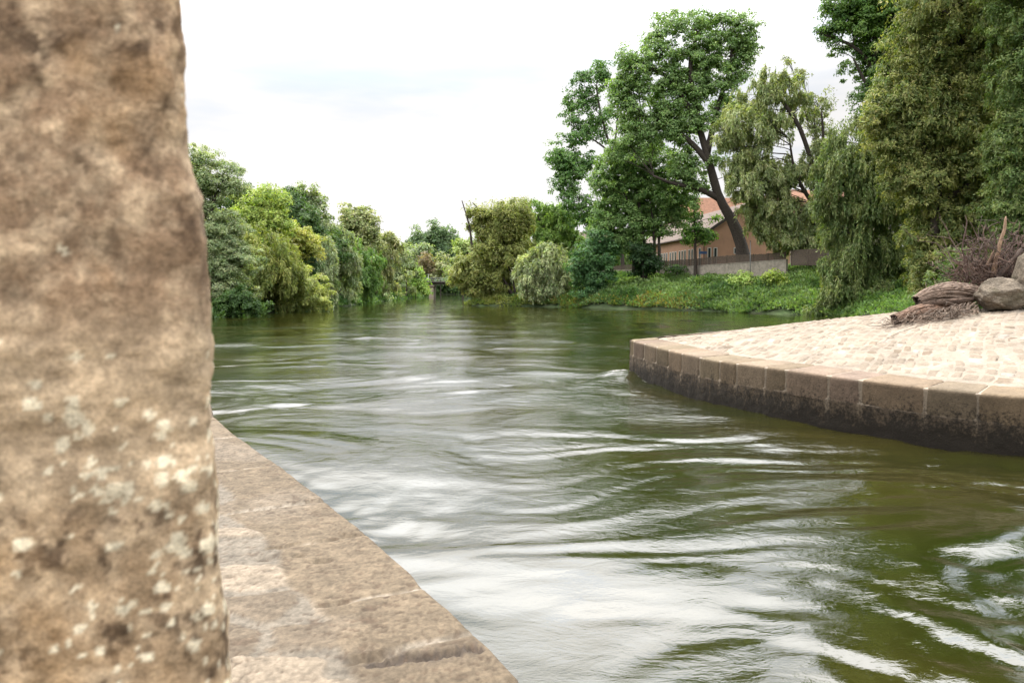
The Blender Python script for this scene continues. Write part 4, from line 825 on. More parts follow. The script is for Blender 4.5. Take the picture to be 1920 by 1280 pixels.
# ---- undergrowth (stuff)
def scatter(n, xr, yr, keep):
    x = rng.uniform(*xr, n); y = rng.uniform(*yr, n); s = river_sdf(x, y); k = keep(x, y, s); return x[k], y[k], s[k]
def undergrowth(name, x, y, s, L, W, base, acc, mound, per=14, flower=None, label=None):
    n = len(x); z = ground_z(x, y)
    mo = mound * sstep(-.5, .7, fbm(x * .5, y * .5, 0, 3, 61)) * (.4 + .6 * rng.random(n)) * np.clip(s / 1.5 + .25, .25, 1) * (1 - .65 * sstep(6, 9, s))
    R = np.array([L * 1.6, L * 1.6, L * .9]); cr = Crown(); N_ = n * per
    ctr = np.repeat(np.stack([x, y, z + mo], 1), per, 0); o = rdir(N_); o[:, 2] = np.abs(o[:, 2])
    pos = ctr + o * R * rng.random((N_, 1)); up = unit(o * np.array([1, 1, .4]) + np.array([0, -.0, .55]) + rng.normal(0, .3, (N_, 3)))
    nrm = unit(o + np.array([0, 0, .6]) + rng.normal(0, .4, (N_, 3))); side = unit(np.cross(nrm, up))
    kk_ = np.clip(np.repeat(.5 + .9 * fbm(x * .35, y * .35, 5, 4, 63) + rng.normal(0, .2, n), per), 0, 1)
    c = tint(base, acc, kk_, N_)
    if flower is not None:
        f = np.repeat(flower(x, y, s), per) * rng.random(N_) > .8
        c[f] = np.array([.27, .23, .07]) * rng.uniform(.6, 1.3, (f.sum(), 1))
    cr.add(cards(pos, up, side, L * rng.uniform(.5, 1.3, N_), W * rng.uniform(.6, 1.3, N_)), c)
    o = cr.build(None, name); tag(o, kind='stuff')
    if label: tag(o, label, 'undergrowth')
    return o
WALLXY = np.array([P(a_, c_, d_)[:2] for (a_, b_, c_, e_, d_) in [(1080, 513, 511, 504, 131), (1148, 510, 507, 499, 126), (1229, 509, 504, 490, 118), (1302, 506, 499, 485, 111), (1372, 506, 494, 478, 105), (1430, 508, 490, 476, 100), (1474, 510, 487, 472, 97.5)]])
def front_of_wall(x, y): return np.where((x > WALLXY[0, 0]) & (x < WALLXY[-1, 0]), np.interp(x, WALLXY[:, 0], WALLXY[:, 1]) - y > .9, True)
x, y, s = scatter(34000, (3, 46), (76, 132), lambda x, y, s: (s > .0) & (s < 19) & front_of_wall(x, y))
fl = lambda x, y, s: sstep(5, .5, s) * sstep(25, 19, x) * .95 + .55 * sstep(-.1, .3, fbm(x * .2, y * .2, 0, 2, 77)) * sstep(12, 4, s)
undergrowth('bank_undergrowth', x, y, s, .42, .20, (.040, .082, .030), (.115, .175, .075), 1.3, 13, fl, 'lush green weeds with yellow flowers covering the right bank slope')
x, y, s = scatter(26000, (-40, -25), (60, 300), lambda x, y, s: (s > -.1) & (s < 7))
undergrowth('shore_undergrowth', x, y, s, .5, .24, (.02, .05, .016), (.06, .11, .035), 1.4, 9, None, 'dark green undergrowth along the foot of the left bank')
x, y, s = scatter(16000, (29, 66), (38, 82), lambda x, y, s: (s > -.1) & (s < 14))
undergrowth('shore_undergrowth', x, y, s, .3, .16, (.035, .08, .026), (.10, .17, .06), 1.0, 10, None, 'green undergrowth below the big willows behind the island')
x, y, s = scatter(9000, (-12, 14), (112, 150), lambda x, y, s: (s > -.1) & (s < 9))
undergrowth('shore_undergrowth', x, y, s, .42, .2, (.035, .075, .02), (.15, .17, .06), .8, 9, lambda x, y, s: .5 * np.ones(x.shape), 'yellowish undergrowth at the tip of the right bank')
# background wood behind the front rows
def wood(name, label, ctrs, base, acc, L, W):
    cr = Crown()
    for c, r in ctrs: lobe_puffs(cr, np.array(c, float), np.array(r, float), L, W, base, acc, 1.1)
    tag(cr.build(None, name), label, 'woods', kind='stuff')
ct = []
for yy in np.arange(86, 330, 9): 
    for xx in (-40, -48): 
        h = rng.uniform(6.5, 9) + (2 if yy < 130 else 0); ct.append(((xx + rng.uniform(-2, 2) + (1.5 if yy > 180 else 0), yy + rng.uniform(-2, 2), h * .55), (5.5, 5.5, h * .6)))
wood('background_woods', 'dense dark woods behind the left bank trees', ct, (.03, .06, .02), (.07, .12, .04), .7, .4)
ct = [((xx, 410 + 20 * math.sin(xx), 8 + 2.5 * math.sin(xx * .7)), (13, 9, 10)) for xx in np.arange(-150, 60, 13)]
wood('background_woods', 'low far woods on the horizon around the river bend', ct, (.05, .085, .045), (.10, .14, .08), 1.4, .8)
ct = [((xx, yy, 7.5), (6, 6, 6.5)) for yy in (215, 250, 285) for xx in np.arange(6, 60, 9)] + [((xx, 160, 9), (6, 5, 7)) for xx in np.arange(6, 60, 9)]
wood('background_woods', 'dim woods behind the trees of the right bank', ct, (.035, .07, .025), (.08, .13, .045), .8, .45)

# ------------------------------------------------------------------ buildings
SALMON = plain('salmon_render', (.40, .225, .145), .9, .12, .8); BEIGE = plain('beige_render', (.30, .25, .20), .9, .15, .6); CREAM = plain('cream_render', (.42, .35, .25), .9, .15, .6)
TILE = plain('roof_tiles', (.12, .085, .068), .85, .35, 3); TILEO = plain('orange_roof_tiles', (.22, .11, .065), .85, .3, 3); WHITE = plain('white_paint', (.62, .60, .56), .6, .1, 3)
DARKW = plain('dark_timber', (.05, .035, .028), .8, .3, 6); BLUE = plain('blue_paint', (.05, .11, .26), .6, .2, 3)
GLASS, n, l, b = material('window_glass'); b.inputs['Base Color'].default_value = (.03, .035, .04, 1); b.inputs['Roughness'].default_value = .08
def frame(O, u):
    O = np.array(O, float); u = np.array([u[0], u[1], 0.]); u /= np.linalg.norm(u); v = np.array([-u[1], u[0], 0.])
    return lambda V: O + V[:, 0:1] * u + V[:, 1:2] * v + V[:, 2:3] * np.array([0, 0, 1.])
def window(parent, M, x0, x1, z0, z1, side=-1, name='window', mull=0):
    mb = MB(); t = .09; y0, y1 = (side * .06, side * .004) if side < 0 else (side * .004, side * .06)
    for q in [(x0, x0 + t, z0, z1), (x1 - t, x1, z0, z1), (x0 + t, x1 - t, z0, z0 + t), (x0 + t, x1 - t, z1 - t, z1)]: mb.box(q[0], q[1], y0, y1, q[2], q[3], M=M)
    for k in range(mull):
        xm = x0 + (x1 - x0) * (k + 1) / (mull + 1); mb.box(xm - .03, xm + .03, y0 * .9, y1 * .9 if abs(y1) > .01 else y1 * 1.5, z0 + t, z1 - t, M=M)
    w_ = mb.build(name, WHITE, parent); p_ = MB(); p_.box(x0 + t, x1 - t, min(side * .02, side * .006), max(side * .02, side * .006), z0 + t, z1 - t, M=M); p_.build('pane', GLASS, w_)
def gable_house(name, label, O, u, ln, wd, z0, ze, zr, wall, tile, over=.45, wins=(), hip=0, cat='building', gwins=(), door=None):
    """long facade runs from O along u; depth wd to its left-hand side (v)"""
    M = frame((O[0], O[1], 0), u); root = empty(name, (O[0], O[1], z0), label, cat)
    mb = MB(); mb.box(0, ln, 0, wd, z0 - 1.5, ze, M=M)
    if not hip:
        for x_ in (0, ln):      # gable triangles
            e = .25 if x_ == 0 else -.25
            V = np.array([[x_, 0, ze], [x_, wd, ze], [x_, wd / 2, zr - .06], [x_, wd / 2, zr - .06], [x_ + e, 0, ze], [x_ + e, wd, ze], [x_ + e, wd / 2, zr - .06], [x_ + e, wd / 2, zr - .06]], float)
            mb.add(M(V), [[0, 1, 2, 3], [4, 7, 6, 5]])
    mb.build('wall', wall, root)
    r = MB(); th = .18
    sl = (zr - ze) / (wd / 2); yo = -over; zo = ze - over * sl
    h0 = hip if hip else -over; 
    for sgn in (0, 1):
        f = (lambda y: y) if not sgn else (lambda y: wd - y)
        V = np.array([[-over, f(yo), zo], [ln + over, f(yo), zo], [ln - h0, wd / 2, zr], [h0, wd / 2, zr]], float)
        V2 = V + np.array([0, 0, th]); r.add(M(np.vstack([V, V2])), [[0, 1, 2, 3], [7, 6, 5, 4], [0, 4, 5, 1], [1, 5, 6, 2], [3, 2, 6, 7], [0, 3, 7, 4]])
    if hip:
        for x_, xr in ((-over, hip), (ln + over, ln - hip)):
            V = np.array([[x_, yo, zo], [x_, wd - yo, zo], [xr, wd / 2, zr], [xr, wd / 2, zr]], float); V2 = V + np.array([0, 0, th + .004]); r.add(M(np.vstack([V, V2])), [[0, 1, 2, 3], [7, 6, 5, 4], [0, 4, 5, 1]])
    rf = r.build('roof', tile, root)
    if not hip:
        for x_ in (-over - .06, ln + over):
            for sgn in (0, 1):
                vb = MB()
                f = (lambda y: y) if not sgn else (lambda y: wd - y)
                V = np.array([[x_, f(yo), zo - .22], [x_ + .06, f(yo), zo - .22], [x_ + .06, wd / 2, zr - .22], [x_, wd / 2, zr - .22]], float); vb.add(M(np.vstack([V, V + np.array([0, 0, .5])])), [[0, 1, 2, 3], [7, 6, 5, 4], [0, 4, 5, 1], [1, 5, 6, 2], [2, 6, 7, 3], [3, 7, 4, 0]])
                vb.build('verge_board', DARKW, rf)
    g_ = MB(); a = M(np.array([[-over, -over - .08, zo + .02], [ln + over, -over - .08, zo + .02]])); g_.tube(a, .09, 6); g_.build('gutter', DARKW, rf)
    for q in wins: window(root, M, *q)
    Mg = frame(tuple(M(np.array([[0, 0, 0.]]))[0]), np.array([-u[1], u[0]]))
    for q in gwins: window(root, Mg, *q[:4], side=1, mull=q[4] if len(q) > 4 else 0)
    if door:
        d_ = MB(); d_.box(door[0], door[1], -.05, -.004, door[2], door[3], M=M); d_.build('door', BLUE, root)
    fix(root); return root
# salmon hall: long side recedes to the left, gable toward the river
wn = []
xx = 1.0; k = 0
while xx < 34:
    wn.append((xx, xx + .85, 5.8, 8.6)); xx += 1.35 if k % 3 else 2.0; k += 1
# frame() turns left of u, so run the long side from the far end toward the camera
Lh = 36; u_ = np.array([-.107, 1.]); u_ /= np.linalg.norm(u_); A0 = np.array([27.5, 115.0]) + u_ * Lh
wn = [(Lh - b_, Lh - a_, z0, z1) for a_, b_, z0, z1 in wn]
gable_house('salmon_hall', 'long salmon coloured hall with tall white framed windows and a tiled roof', A0, -u_, Lh, 13, 5.2, 10.5, 14.9, SALMON, TILE, wins=wn)
# its gable end windows stand on the near end wall
hall = [o for o in C.objects if o.name == 'salmon_hall'][0]
Mg = frame((27.5, 115.0, 0), (1, .107))
for q in [(.6, 1.15, 5.8, 8.6), (1.5, 2.05, 5.8, 8.6), (4.5, 5.4, 7.7, 8.6)]: window(hall, Mg, *q)
dp = MB(); dp.box(.02, .10, -.10, -.01, 5, 10.4, M=Mg); dp.build('downpipe', DARKW, hall)
fix(hall)
gable_house('beige_house', 'tall beige house behind the pale silver willow with white windows', (39.5, 125), (1, .05), 20, 11, 5.2, 14.6, 18.5, BEIGE, TILEO,
            wins=[(.6, 2.0, 5.6, 8.4), (2.3, 3.6, 5.6, 8.4), (6.5, 7.6, 6.4, 8.4), (12.6, 13.8, 6.4, 8.4), (3, 4.1, 10.2, 12), (7, 8.1, 10.2, 12), (12, 13.1, 10.2, 12)], door=(9.6, 10.9, 6.0, 8.8), hip=3)
gable_house('orange_roofed_house', 'large house behind the salmon hall showing its orange tiled roof through the ash', (29.5, 153), (1, .02), 21, 13, 5.2, 12.2, 20.5, BEIGE, TILEO, hip=4, wins=[(2, 3, 8, 10), (6, 7, 8, 10), (10, 11, 8, 10)])
gable_house('cream_house', 'cream house half hidden behind the dark blue green tree', (13.4, 165), (1, .12), 9.5, 10, 4, 11.0, 14.5, CREAM, TILE, wins=[(.4, 1.3, 8.7, 10.2), (4, 5, 8.7, 10.2), (7, 8, 8.7, 10.2), (4, 5, 5.4, 7)])
# ------------------------------------------------------------------ wall and fence on the bank
WN = [(1080, 513, 511, 504, 131), (1148, 510, 507, 499, 126), (1229, 509, 504, 490, 118), (1302, 506, 499, 485, 111), (1372, 506, 494, 478, 105), (1430, 508, 490, 476, 100), (1474, 510, 487, 472, 97.5)]
CONC = plain('stained_concrete', (.30, .26, .21), .9, .35, 2.5)
def strip(mb, nodes, off, th):
    """nodes: rows of (x,y,z0,z1); one closed strip"""
    N_ = np.array(nodes, float); t = np.gradient(N_[:, :2], axis=0); t /= np.linalg.norm(t, axis=1, keepdims=True); nn = np.stack([-t[:, 1], t[:, 0]], 1)
    a = N_[:, :2] + nn * off; c = N_[:, :2] + nn * (off + th); m_ = len(N_)
    V = np.concatenate([np.c_[a, N_[:, 2]], np.c_[a, N_[:, 3]], np.c_[c, N_[:, 3]], np.c_[c, N_[:, 2]]]).reshape(4, m_, 3)
    Q = []
    for i in range(m_ - 1):
        for j in range(4):
            k_ = (j + 1) % 4; Q.append([j * m_ + i, j * m_ + i + 1, k_ * m_ + i + 1, k_ * m_ + i])
    Q += [[0, m_, 2 * m_, 3 * m_], [m_ - 1, 4 * m_ - 1, 3 * m_ - 1, 2 * m_ - 1]]
    mb.add(V.reshape(-1, 3), Q)
nodes = []
for (px, yb, yw, yf, d) in WN:
    p = P(px, yw, d); nodes.append((p[0], p[1], 2.5, p[2]))
root = empty('retaining_wall', (nodes[0][0], nodes[0][1], 4.5), 'stained pale concrete retaining wall on top of the grass slope', 'wall')
mb = MB(); strip(mb, nodes, 0, .4); mb.build('wall_slab', CONC, root)
mb = MB(); strip(mb, [(a, b_, z1 + .003, z1 + .07) for a, b_, z0, z1 in nodes], -.05, .5); mb.build('coping', CONC, root); fix(root)
FENCE = plain('fence_boards', (.085, .062, .045), .9, .35, 5)
def fence(name, label, nds, group=None):
    """nds: (x,y,z0,z1)"""
    N_ = np.array(nds, float); root = empty(name, tuple(N_[0, :3]), label, 'fence', group)
    d = np.r_[0, np.cumsum(np.linalg.norm(np.diff(N_[:, :2], axis=0), axis=1))]
    seg = 2.4; ns = int(d[-1] / seg)
    for i in range(ns + 1):
        s0 = i * seg; q = [np.interp(s0, d, N_[:, k_]) for k_ in range(4)]
        mb = MB(); mb.box(q[0] - .06, q[0] + .06, q[1] - .02, q[1] + .10, q[2] - .05, q[3] + .04); mb.build('post', FENCE, root)
        mb = MB(); x_ = s0
        while x_ < min(s0 + seg, d[-1]) - .1:
            a = [np.interp(x_, d, N_[:, k_]) for k_ in range(4)]; c = [np.interp(x_ + .105, d, N_[:, k_]) for k_ in range(4)]; h = rng.uniform(-.05, .03)
            V = np.array([[a[0], a[1], a[2]], [c[0], c[1], c[2]], [c[0], c[1], c[3] + h], [a[0], a[1], a[3] + h]]); V[:, 1] -= .06
            V2 = V + np.array([0, .025, 0]); mb.add(np.vstack([V, V2]), [[0, 1, 2, 3], [7, 6, 5, 4], [0, 4, 5, 1], [1, 5, 6, 2], [2, 6, 7, 3], [3, 7, 4, 0]]); x_ += .125
        if mb.n: mb.build('board_panel', FENCE, root)
    fix(root); return root
fence('board_fence', 'brown board fence standing on the concrete wall', [(P(px, yw, d + .2)[0], d + .2, P(px, yw, d)[2] + .07, P(px, yf, d)[2]) for (px, yb, yw, yf, d) in WN])
fence('picket_fence', 'taller greyish picket fence right of the concrete wall under the willows', [(P(px, y0, d)[0], d, P(px, y0, d)[2] - .25, P(px, y1, d)[2]) for px, y0, y1, d in [(1484, 494, 469, 96.5), (1530, 493, 466, 93.5), (1585, 492, 462, 90), (1640, 490, 458, 87)]])
METAL = plain('galvanised_metal', (.25, .25, .25), .5, .15, 4, .6)
for (px, yt, yb, d, lab) in [(1302, 446, 508, 110.2, 'slim grey lamp post with a white head in front of the small thin tree'), (1407, 452, 500, 101, 'short grey pole at the fence beside the leaning ash trunk')]:
    a = P(px, yb, d); t_ = P(px, yt, d); a[2] = float(ground_z(a[0:1], a[1:2])[0]) - .1
    root = empty('lamp_post' if yt < 450 else 'metal_pole', tuple(a), lab, 'lamp post' if yt < 450 else 'pole')
    mb = MB(); mb.tube([a, (a + t_) / 2, t_], [.07, .06, .045], 8); mb.build('pole', METAL, root, True)
    if yt < 450:
        mb = MB(); mb.tube([t_ + [0, 0, -.05], t_ + [0, 0, .15], t_ + [0, 0, .4], t_ + [0, 0, .5]], [.10, .2, .2, .06], 10); mb.build('lamp_head', WHITE, root, True)
    else:
        mb = MB(); mb.box(t_[0] - .09, t_[0] + .09, t_[1] - .09, t_[1] + .09, t_[2], t_[2] + .06); mb.build('cap', METAL, root)
    fix(root)
# blue sign board behind the fence
a = P(1318, 472, 112); mb = MB(); mb.box(a[0] - .55, a[0] + .55, a[1] - .03, a[1] + .03, a[2] - .3, a[2] + .05)
root = empty('blue_board', (a[0], a[1], 5.6), 'small blue panel on posts behind the board fence', 'panel'); mb.build('panel', BLUE, root)
mb = MB(); [mb.box(a[0] + k_ - .04, a[0] + k_ + .04, a[1] + .035, a[1] + .11, 5.2, a[2] + .0) for k_ in (-.4, .4)]; mb.build('post', METAL, root); fix(root)

# ------------------------------------------------------------------ far bridge
root = empty('river_bridge', (-28, 272, 0), 'low concrete bridge crossing the river at the far bend', 'bridge')
BC = plain('bridge_concrete', (.13, .11, .10), .9, .2, .5); BP = plain('bridge_pier_concrete', (.34, .27, .21), .9, .2, .5)
xs = np.linspace(-70, 24, 40); zc = 4.95 + .25 * np.cos((xs + 12) / 35)
mb = MB(); V = []
for x_, z_ in zip(xs, zc): V += [[x_, 270, z_ - .35], [x_, 270, z_], [x_, 280, z_], [x_, 280, z_ - .35]]
Q = []
for i in range(39):
    for j in range(4): Q.append([4 * i + j, 4 * i + 4 + j, 4 * i + 4 + (j + 1) % 4, 4 * i + (j + 1) % 4])
mb.add(V, Q); mb.build('deck', BC, root)
mb = MB()
for y0 in (271, 274.5, 278):
    V = []
    for x_, z_ in zip(xs, zc): V += [[x_, y0, z_ - 1.15], [x_, y0, z_ - .353], [x_, y0 + .5, z_ - .353], [x_, y0 + .5, z_ - 1.15]]
    mb.add(V, Q)
mb.build('girder', BC, root)
for px_ in (-27.5, 4.5):
    mb = MB(); mb.box(px_ - .8, px_ + .8, 271.2, 278.8, -2, 3.9); mb.box(px_ - 1.1, px_ + 1.1, 270.8, 279.2, 3.35, 3.86); mb.build('pier', BP, root)
mb = MB()
for x_, z_ in zip(np.arange(-68, 24, 1.5), np.interp(np.arange(-68, 24, 1.5), xs, zc)): mb.box(x_ - .05, x_ + .05, 270.1, 270.2, z_ + .003, z_ + 1.05)
for dz in (.55, 1.08): mb.tube(np.stack([xs, xs * 0 + 270.15, zc + dz], 1), .05, 5)
mb.build('railing', METAL, root); fix(root)
root = empty('lamp_post', (-28.3, 270.6, 5.1), 'white lamp post on the bridge above its left pier', 'lamp post')
mb = MB(); mb.tube([(-28.3, 270.6, 5.0), (-28.3, 270.6, 7.4)], [.12, .09], 6); mb.build('pole', WHITE, root); mb = MB(); mb.box(-28.7, -27.9, 270.45, 270.75, 7.4, 7.55); mb.build('lamp_head', WHITE, root); fix(root)

# ------------------------------------------------------------------ driftwood, brush and boulders on the island
IX = Pv.reshape(-1, 3)
def isl_z(x, y):
    d = (IX[:, 0] - x) ** 2 + (IX[:, 1] - y) ** 2; d2 = (Vb[..., :3].reshape(-1, 3)[:, 0] - x) ** 2 + (Vb.reshape(-1, 3)[:, 1] - y) ** 2
    return float(IX[np.argmin(d), 2]) if d.min() < d2.min() else float(Vb.reshape(-1, 3)[np.argmin(d2), 2])
DRIFT, n, l, b = material('driftwood')
tcx = n.new('ShaderNodeTexCoord'); a = n.new('ShaderNodeAttribute'); a.attribute_name = 'tone'
n1 = noise(n, l, 6, 8, .75, tcx.outputs['Object'], .6); n2 = noise(n, l, 35, 5, .7, tcx.outputs['Object'])
r1 = ramp(n, l, n1.outputs['Fac'], [(.3, (.45, .45, .45)), (.7, (1.5, 1.45, 1.4))]); mm = n.new('ShaderNodeMixRGB'); mm.blend_type = 'MULTIPLY'; mm.inputs[0].default_value = 1
l.new(a.outputs['Color'], mm.inputs[1]); l.new(r1.outputs[0], mm.inputs[2]); l.new(mm.outputs[0], b.inputs['Base Color']); b.inputs['Roughness'].default_value = .85
bp = n.new('ShaderNodeBump'); bp.inputs['Distance'].default_value = .02; bp.inputs['Strength'].default_value = .8; l.new(n2.outputs['Fac'], bp.inputs['Height']); l.new(bp.outputs[0], b.inputs['Normal'])
def log(name, label, pts, rad, seed, c1, c2, groove=.10, n_=72, m_=140):
    pts = smoothline(np.array(pts), m_, 2); T = np.gradient(pts, axis=0); T /= np.linalg.norm(T, axis=1, keepdims=True)
    up = np.array([0, 0, 1.]); A = np.cross(T, up); A /= np.linalg.norm(A, axis=1, keepdims=True); B = np.cross(A, T)
    th = np.linspace(0, 2 * math.pi, n_, endpoint=False); s = np.linspace(0, 1, m_); R = np.interp(s, np.linspace(0, 1, len(rad)), rad)
    TH, S = np.meshgrid(th, s); ln = np.linalg.norm(np.diff(pts, axis=0), axis=1).sum()
    tw = TH + .7 * S + .25 * fbm(np.cos(TH) * 1.5, np.sin(TH) * 1.5, S * ln * 1.6 + seed, 3, 3)
    g_ = np.abs(vn(np.cos(tw) * 5.5 + 20, np.sin(tw) * 5.5, S * ln * .9, seed)); g2 = np.abs(vn(np.cos(tw) * 11, np.sin(tw) * 11, S * ln * 2.6, seed + 3))
    h = 1 - groove * 1.6 * (1 - np.clip(g_ * 5, 0, 1)) - groove * .8 * (1 - np.clip(g2 * 4, 0, 1)) + .14 * fbm(np.cos(TH), np.sin(TH), S * ln * 1.8 + seed, 3, 8)
    Rr = R[:, None] * h
    V = pts[:, None] + (A[:, None] * np.cos(TH)[..., None] + B[:, None] * np.sin(TH)[..., None]) * Rr[..., None]
    jag = .10 * vn(np.cos(TH[0]) * 3, np.sin(TH[0]) * 3, seed * 1.7, 5); V[0] -= T[0] * jag[:, None]; V[-1] += T[-1] * jag[:, None]
    k_ = sstep(.5, 1.0, h)[..., None]; col = np.array(c2) * (1 - k_) + np.array(c1) * k_
    i = np.arange(m_ - 1)[:, None] * n_; j = np.arange(n_)[None]; Q = np.stack([i + j, i + (j + 1) % n_, i + n_ + (j + 1) % n_, i + n_ + j], -1).reshape(-1, 4)
    mb = MB(); mb.add(V.reshape(-1, 3), Q); mb.c = [col.reshape(-1, 3)]
    for e, ctr in ((0, pts[0] + T[0] * .12), (-1, pts[-1] - T[-1] * .12)):      # broken, hollowed ends
        ring = V[e]; mid = ctr + (ring - ctr) * .5 + T[e] * .05 * rng.normal(size=(n_, 1)); 
        vv = np.vstack([ring, mid, [ctr]]); q = [[t_, (t_ + 1) % n_, n_ + (t_ + 1) % n_, n_ + t_] for t_ in range(n_)] + [[n_ + t_, n_ + t_ + 1, n_ + (t_ + 2) % n_, 2 * n_] for t_ in range(0, n_, 2)]
        mb.add(vv, q, np.array(c2) * 1.6)
    o = mb.build(name, DRIFT, None, False); tag(o, label, 'log'); return o
D = 20.4
log('driftwood_log', 'upper bark covered driftwood log resting against the boulder', [P(1718, 563, D - .2), P(1740, 551, D - .1), P(1775, 544, D), P(1812, 547, D + .1), P(1840, 551, D + .3)], [.12, .20, .23, .22, .17], 3, (.20, .145, .11), (.03, .02, .014), .10)
log('driftwood_log', 'lower dark driftwood log with a split hollow end on the cobbles', [P(1677, 598, D - .9), P(1702, 592, D - .7), P(1735, 582, D - .4), P(1775, 572, D), P(1815, 566, D + .4)], [.13, .20, .17, .15, .11], 11, (.17, .105, .07), (.035, .02, .014), .13)
log('driftwood_log', 'thin dark driftwood branch wedged between the two logs', [P(1728, 570, D - .4), P(1765, 566, D - .4), P(1800, 564, D - .3), P(1832, 560, D - .1)], [.05, .07, .075, .05], 19, (.10, .065, .045), (.03, .02, .014), .12)
# fine roots and twigs on the cobbles below the logs
def wander(p0, p1, n_=14, amp=.12, seed=0, droop=0):
    u = np.linspace(0, 1, n_)[:, None]; p0, p1 = np.array(p0, float), np.array(p1, float); ln = np.linalg.norm(p1 - p0)
    p = p0 + (p1 - p0) * u; w_ = np.stack([fbm(u[:, 0] * 3 + seed * 3.1, k_ * 7.7, 0, 3, 5) for k_ in (1, 2, 3)], 1) * np.sin(u * math.pi * .9 + .1)
    p = p + w_ * ln * amp * 2; p[:, 2] -= droop * u[:, 0] ** 2; return p
mb = MB()
for i in range(110):
    px = rng.uniform(1690, 1835); py = 600 - (px - 1680) * .17 + rng.uniform(-10, 12); l_ = rng.uniform(20, 75)
    ex, ey = px - l_ * rng.uniform(.4, 1), py + l_ * rng.uniform(-.05, .42)
    a_ = P(px, py, D - rng.uniform(.3, 1.0)); e_ = P(ex, ey, D - .9 - rng.uniform(0, .8)); 
    q = wander(a_, e_, 10, .10, i)
    for r_ in q[2:]: r_[2] = max(isl_z(r_[0], r_[1]) + .02, r_[2] - .05)
    mb.tube(q, np.linspace(rng.uniform(.007, .018), .004, 10), 4, np.array([.19, .14, .105]) * rng.uniform(.5, 1.3), cap=False)
for (x0, y0, x1, y1) in [(1740, 590, 1640, 636), (1712, 612, 1704, 628)]:
    a_ = P(x0, y0, D - 1.2); e_ = G(x1, y1, 1.6); q = wander(a_, e_, 16, .06, x0)
    for r_ in q: r_[2] = isl_z(r_[0], r_[1]) + .022
    mb.tube(q, np.linspace(.008, .003, 16), 5, np.array([.10, .07, .05]), cap=False)
o = mb.build('loose_roots', DRIFT, None, True); tag(o, 'pale thin roots and twigs spilling over the cobbles below the lower log', 'roots', kind='stuff')
# brush pile: branches radiating from a root plate
root = empty('root_tangle', tuple(P(1850, 560, D + .8)), 'brown tangled root plate with bare broken branches piled behind the boulders', 'brush pile')
rb = np.array([.10, .068, .052])
mb = MB()
for i in range(90):
    b0 = P(rng.uniform(1800, 1920), rng.uniform(520, 556), D + rng.uniform(.3, 1.8)); up_ = rng.uniform(.4, 1.7); e = b0 + np.array([rng.normal(-.1, .65), rng.normal(0, .4), up_])
    cc = rb * rng.uniform(.5, 1.6) * np.array([1, rng.uniform(.9, 1.05), 1]); r_ = rng.uniform(.012, .036); q = wander(b0, e, 12, .13, i + 50); mb.tube(q, np.linspace(r_, r_ * .25, 12), 6, cc, rough=.3)
    for k_ in range(rng.integers(2, 6)):
        j = rng.integers(3, 11); e2 = q[j] + np.array([rng.normal(0, .35), rng.normal(0, .25), rng.uniform(-.15, .5)]); mb.tube(wander(q[j], e2, 7, .18, i * 9 + k_), np.linspace(r_ * .5, r_ * .14, 7), 4, cc * rng.uniform(.8, 1.3), cap=False)
mb.build('branches', DRIFT, root, True)
mb = MB()
for i in range(900):
    c0 = P(rng.uniform(1795, 1990), rng.uniform(470, 575), D + rng.uniform(.2, 1.8)); 
    if c0[2] > 3.0 + (c0[0] - 11.5) * .5: c0[2] -= .5
    e = c0 + rng.normal(0, .26, 3) * np.array([1, .8, 1]); mb.tube(wander(c0, e, 7, .3, i + 900), rng.uniform(.004, .009), 3, np.array([.115, .07, .053]) * rng.uniform(.5, 1.5), cap=False)
mb.build('fine_roots', DRIFT, root, True)
mb = MB(); mb.tube(wander(P(1862, 520, D + .6), P(1886, 406, D + .3), 14, .03, 4), [.07, .06, .055, .05, .05, .05, .045, .045, .04, .04, .038, .035, .03, .015], 10, np.array([.30, .20, .13]), rough=.3)
mb.tube(wander(P(1850, 500, D + .6), P(1864, 470, D + .5), 6, .03, 6), [.05, .05, .04, .04, .03, .01], 8, np.array([.27, .18, .12]), rough=.3)
o = mb.build('bare_snag', DRIFT, root, True); o['label'] = 'pale barkless broken branch pointing up'
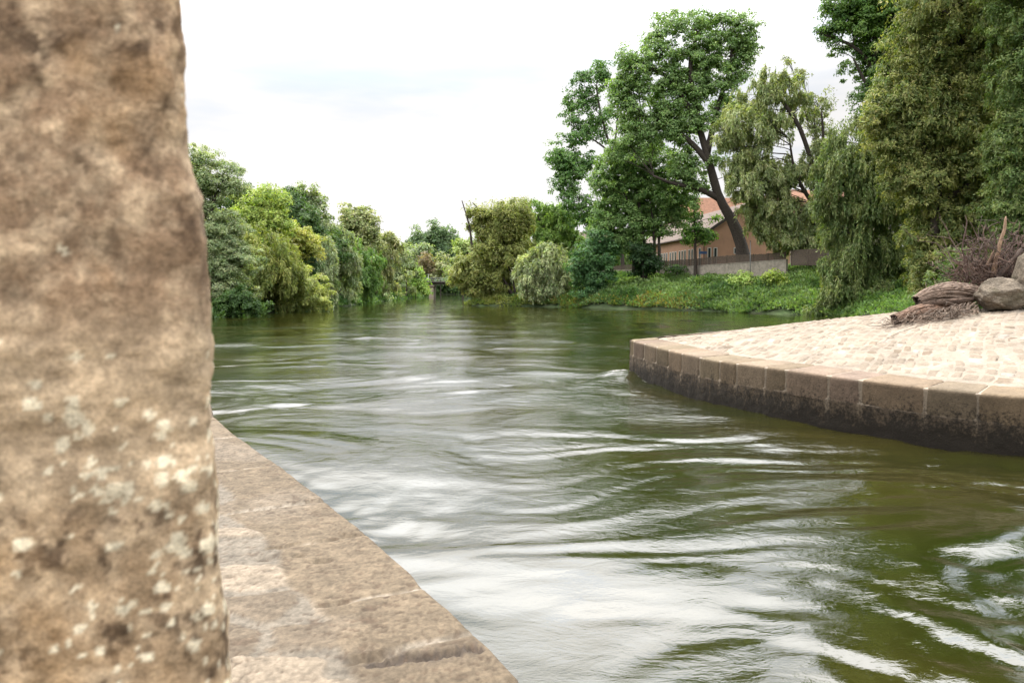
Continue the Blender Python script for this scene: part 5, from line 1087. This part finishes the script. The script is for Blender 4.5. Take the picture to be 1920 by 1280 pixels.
# leaning stems
mb = MB()
for (x0, y0, x1, y1, r_) in [(1850, 545, 1935, 430, .09), (1870, 560, 1960, 470, .12), (1838, 552, 1840, 470, .035), (1826, 520, 1805, 420, .016), (1830, 500, 1790, 452, .014), (1835, 480, 1842, 405, .016), (1836, 470, 1870, 425, .014), (1815, 536, 1760, 512, .018), (1838, 540, 1842, 490, .03), (1850, 470, 1800, 455, .012), (1740, 545, 1735, 528, .008), (1755, 540, 1750, 522, .01)]:
    mb.tube(wander(P(x0, y0, D + .4), P(x1, y1, D + .6), 14, .08, x0), np.linspace(r_, r_ * .4, 14), 8, rb * rng.uniform(.7, 1.5), rough=.25)
mb.build('stems', DRIFT, root, True); fix(root)
BOULD = rockmat('boulder_rock', True, var=.45, scale=3.5, bump=1, bscale=9, bdist=.12)
def boulder(name, label, c, r, seed):
    u = np.linspace(0, 2 * math.pi, 120); v = np.linspace(.001, math.pi - .001, 70); U, Vv = np.meshgrid(u, v, indexing='ij')
    d = np.stack([np.cos(U) * np.sin(Vv), np.sin(U) * np.sin(Vv), np.cos(Vv)], -1)
    sd_ = np.random.default_rng(seed); pl = unit(sd_.normal(size=(16, 3))); k_ = np.min(np.array([(.80 + .12 * sd_.random()) / np.clip(d @ p, .25, None) for p in pl]), 0); k_ = np.minimum(k_, 1.08)
    k_ = k_ * (1 + .10 * fbm(d[..., 0] * 2 + seed, d[..., 1] * 2, d[..., 2] * 2, 5, 5) + .09 * fbm(d[..., 0] * 5, d[..., 1] * 5, d[..., 2] * 5 + seed, 5, 6, .65))
    V = np.array(c) + d * k_[..., None] * np.array(r)
    col = np.array([.20, .165, .125]) * (1 + .25 * fbm(V[..., 0] * 3, V[..., 1] * 3, V[..., 2] * 3, 4, 7))[..., None]; moss = sstep(.1, .4, fbm(V[..., 0] * 2, V[..., 1] * 2, V[..., 2] * 2 + 9, 4, 8))[..., None]; col = col * (1 - .5 * moss) + np.array([.09, .08, .045]) * .5 * moss
    o = mesh(name, V, gridq(120, 70), BOULD, None, True, vcol=col.reshape(-1, 3)); tag(o, label, 'boulder'); return o
boulder('boulder', 'rough grey boulder right of the driftwood logs', P(1876, 554, D - .5), (.60, .5, .40), 5)
boulder('boulder', 'tall grey rock at the right picture edge beside the smaller boulder', P(1942, 522, D - .6), (.42, .5, .80), 9)
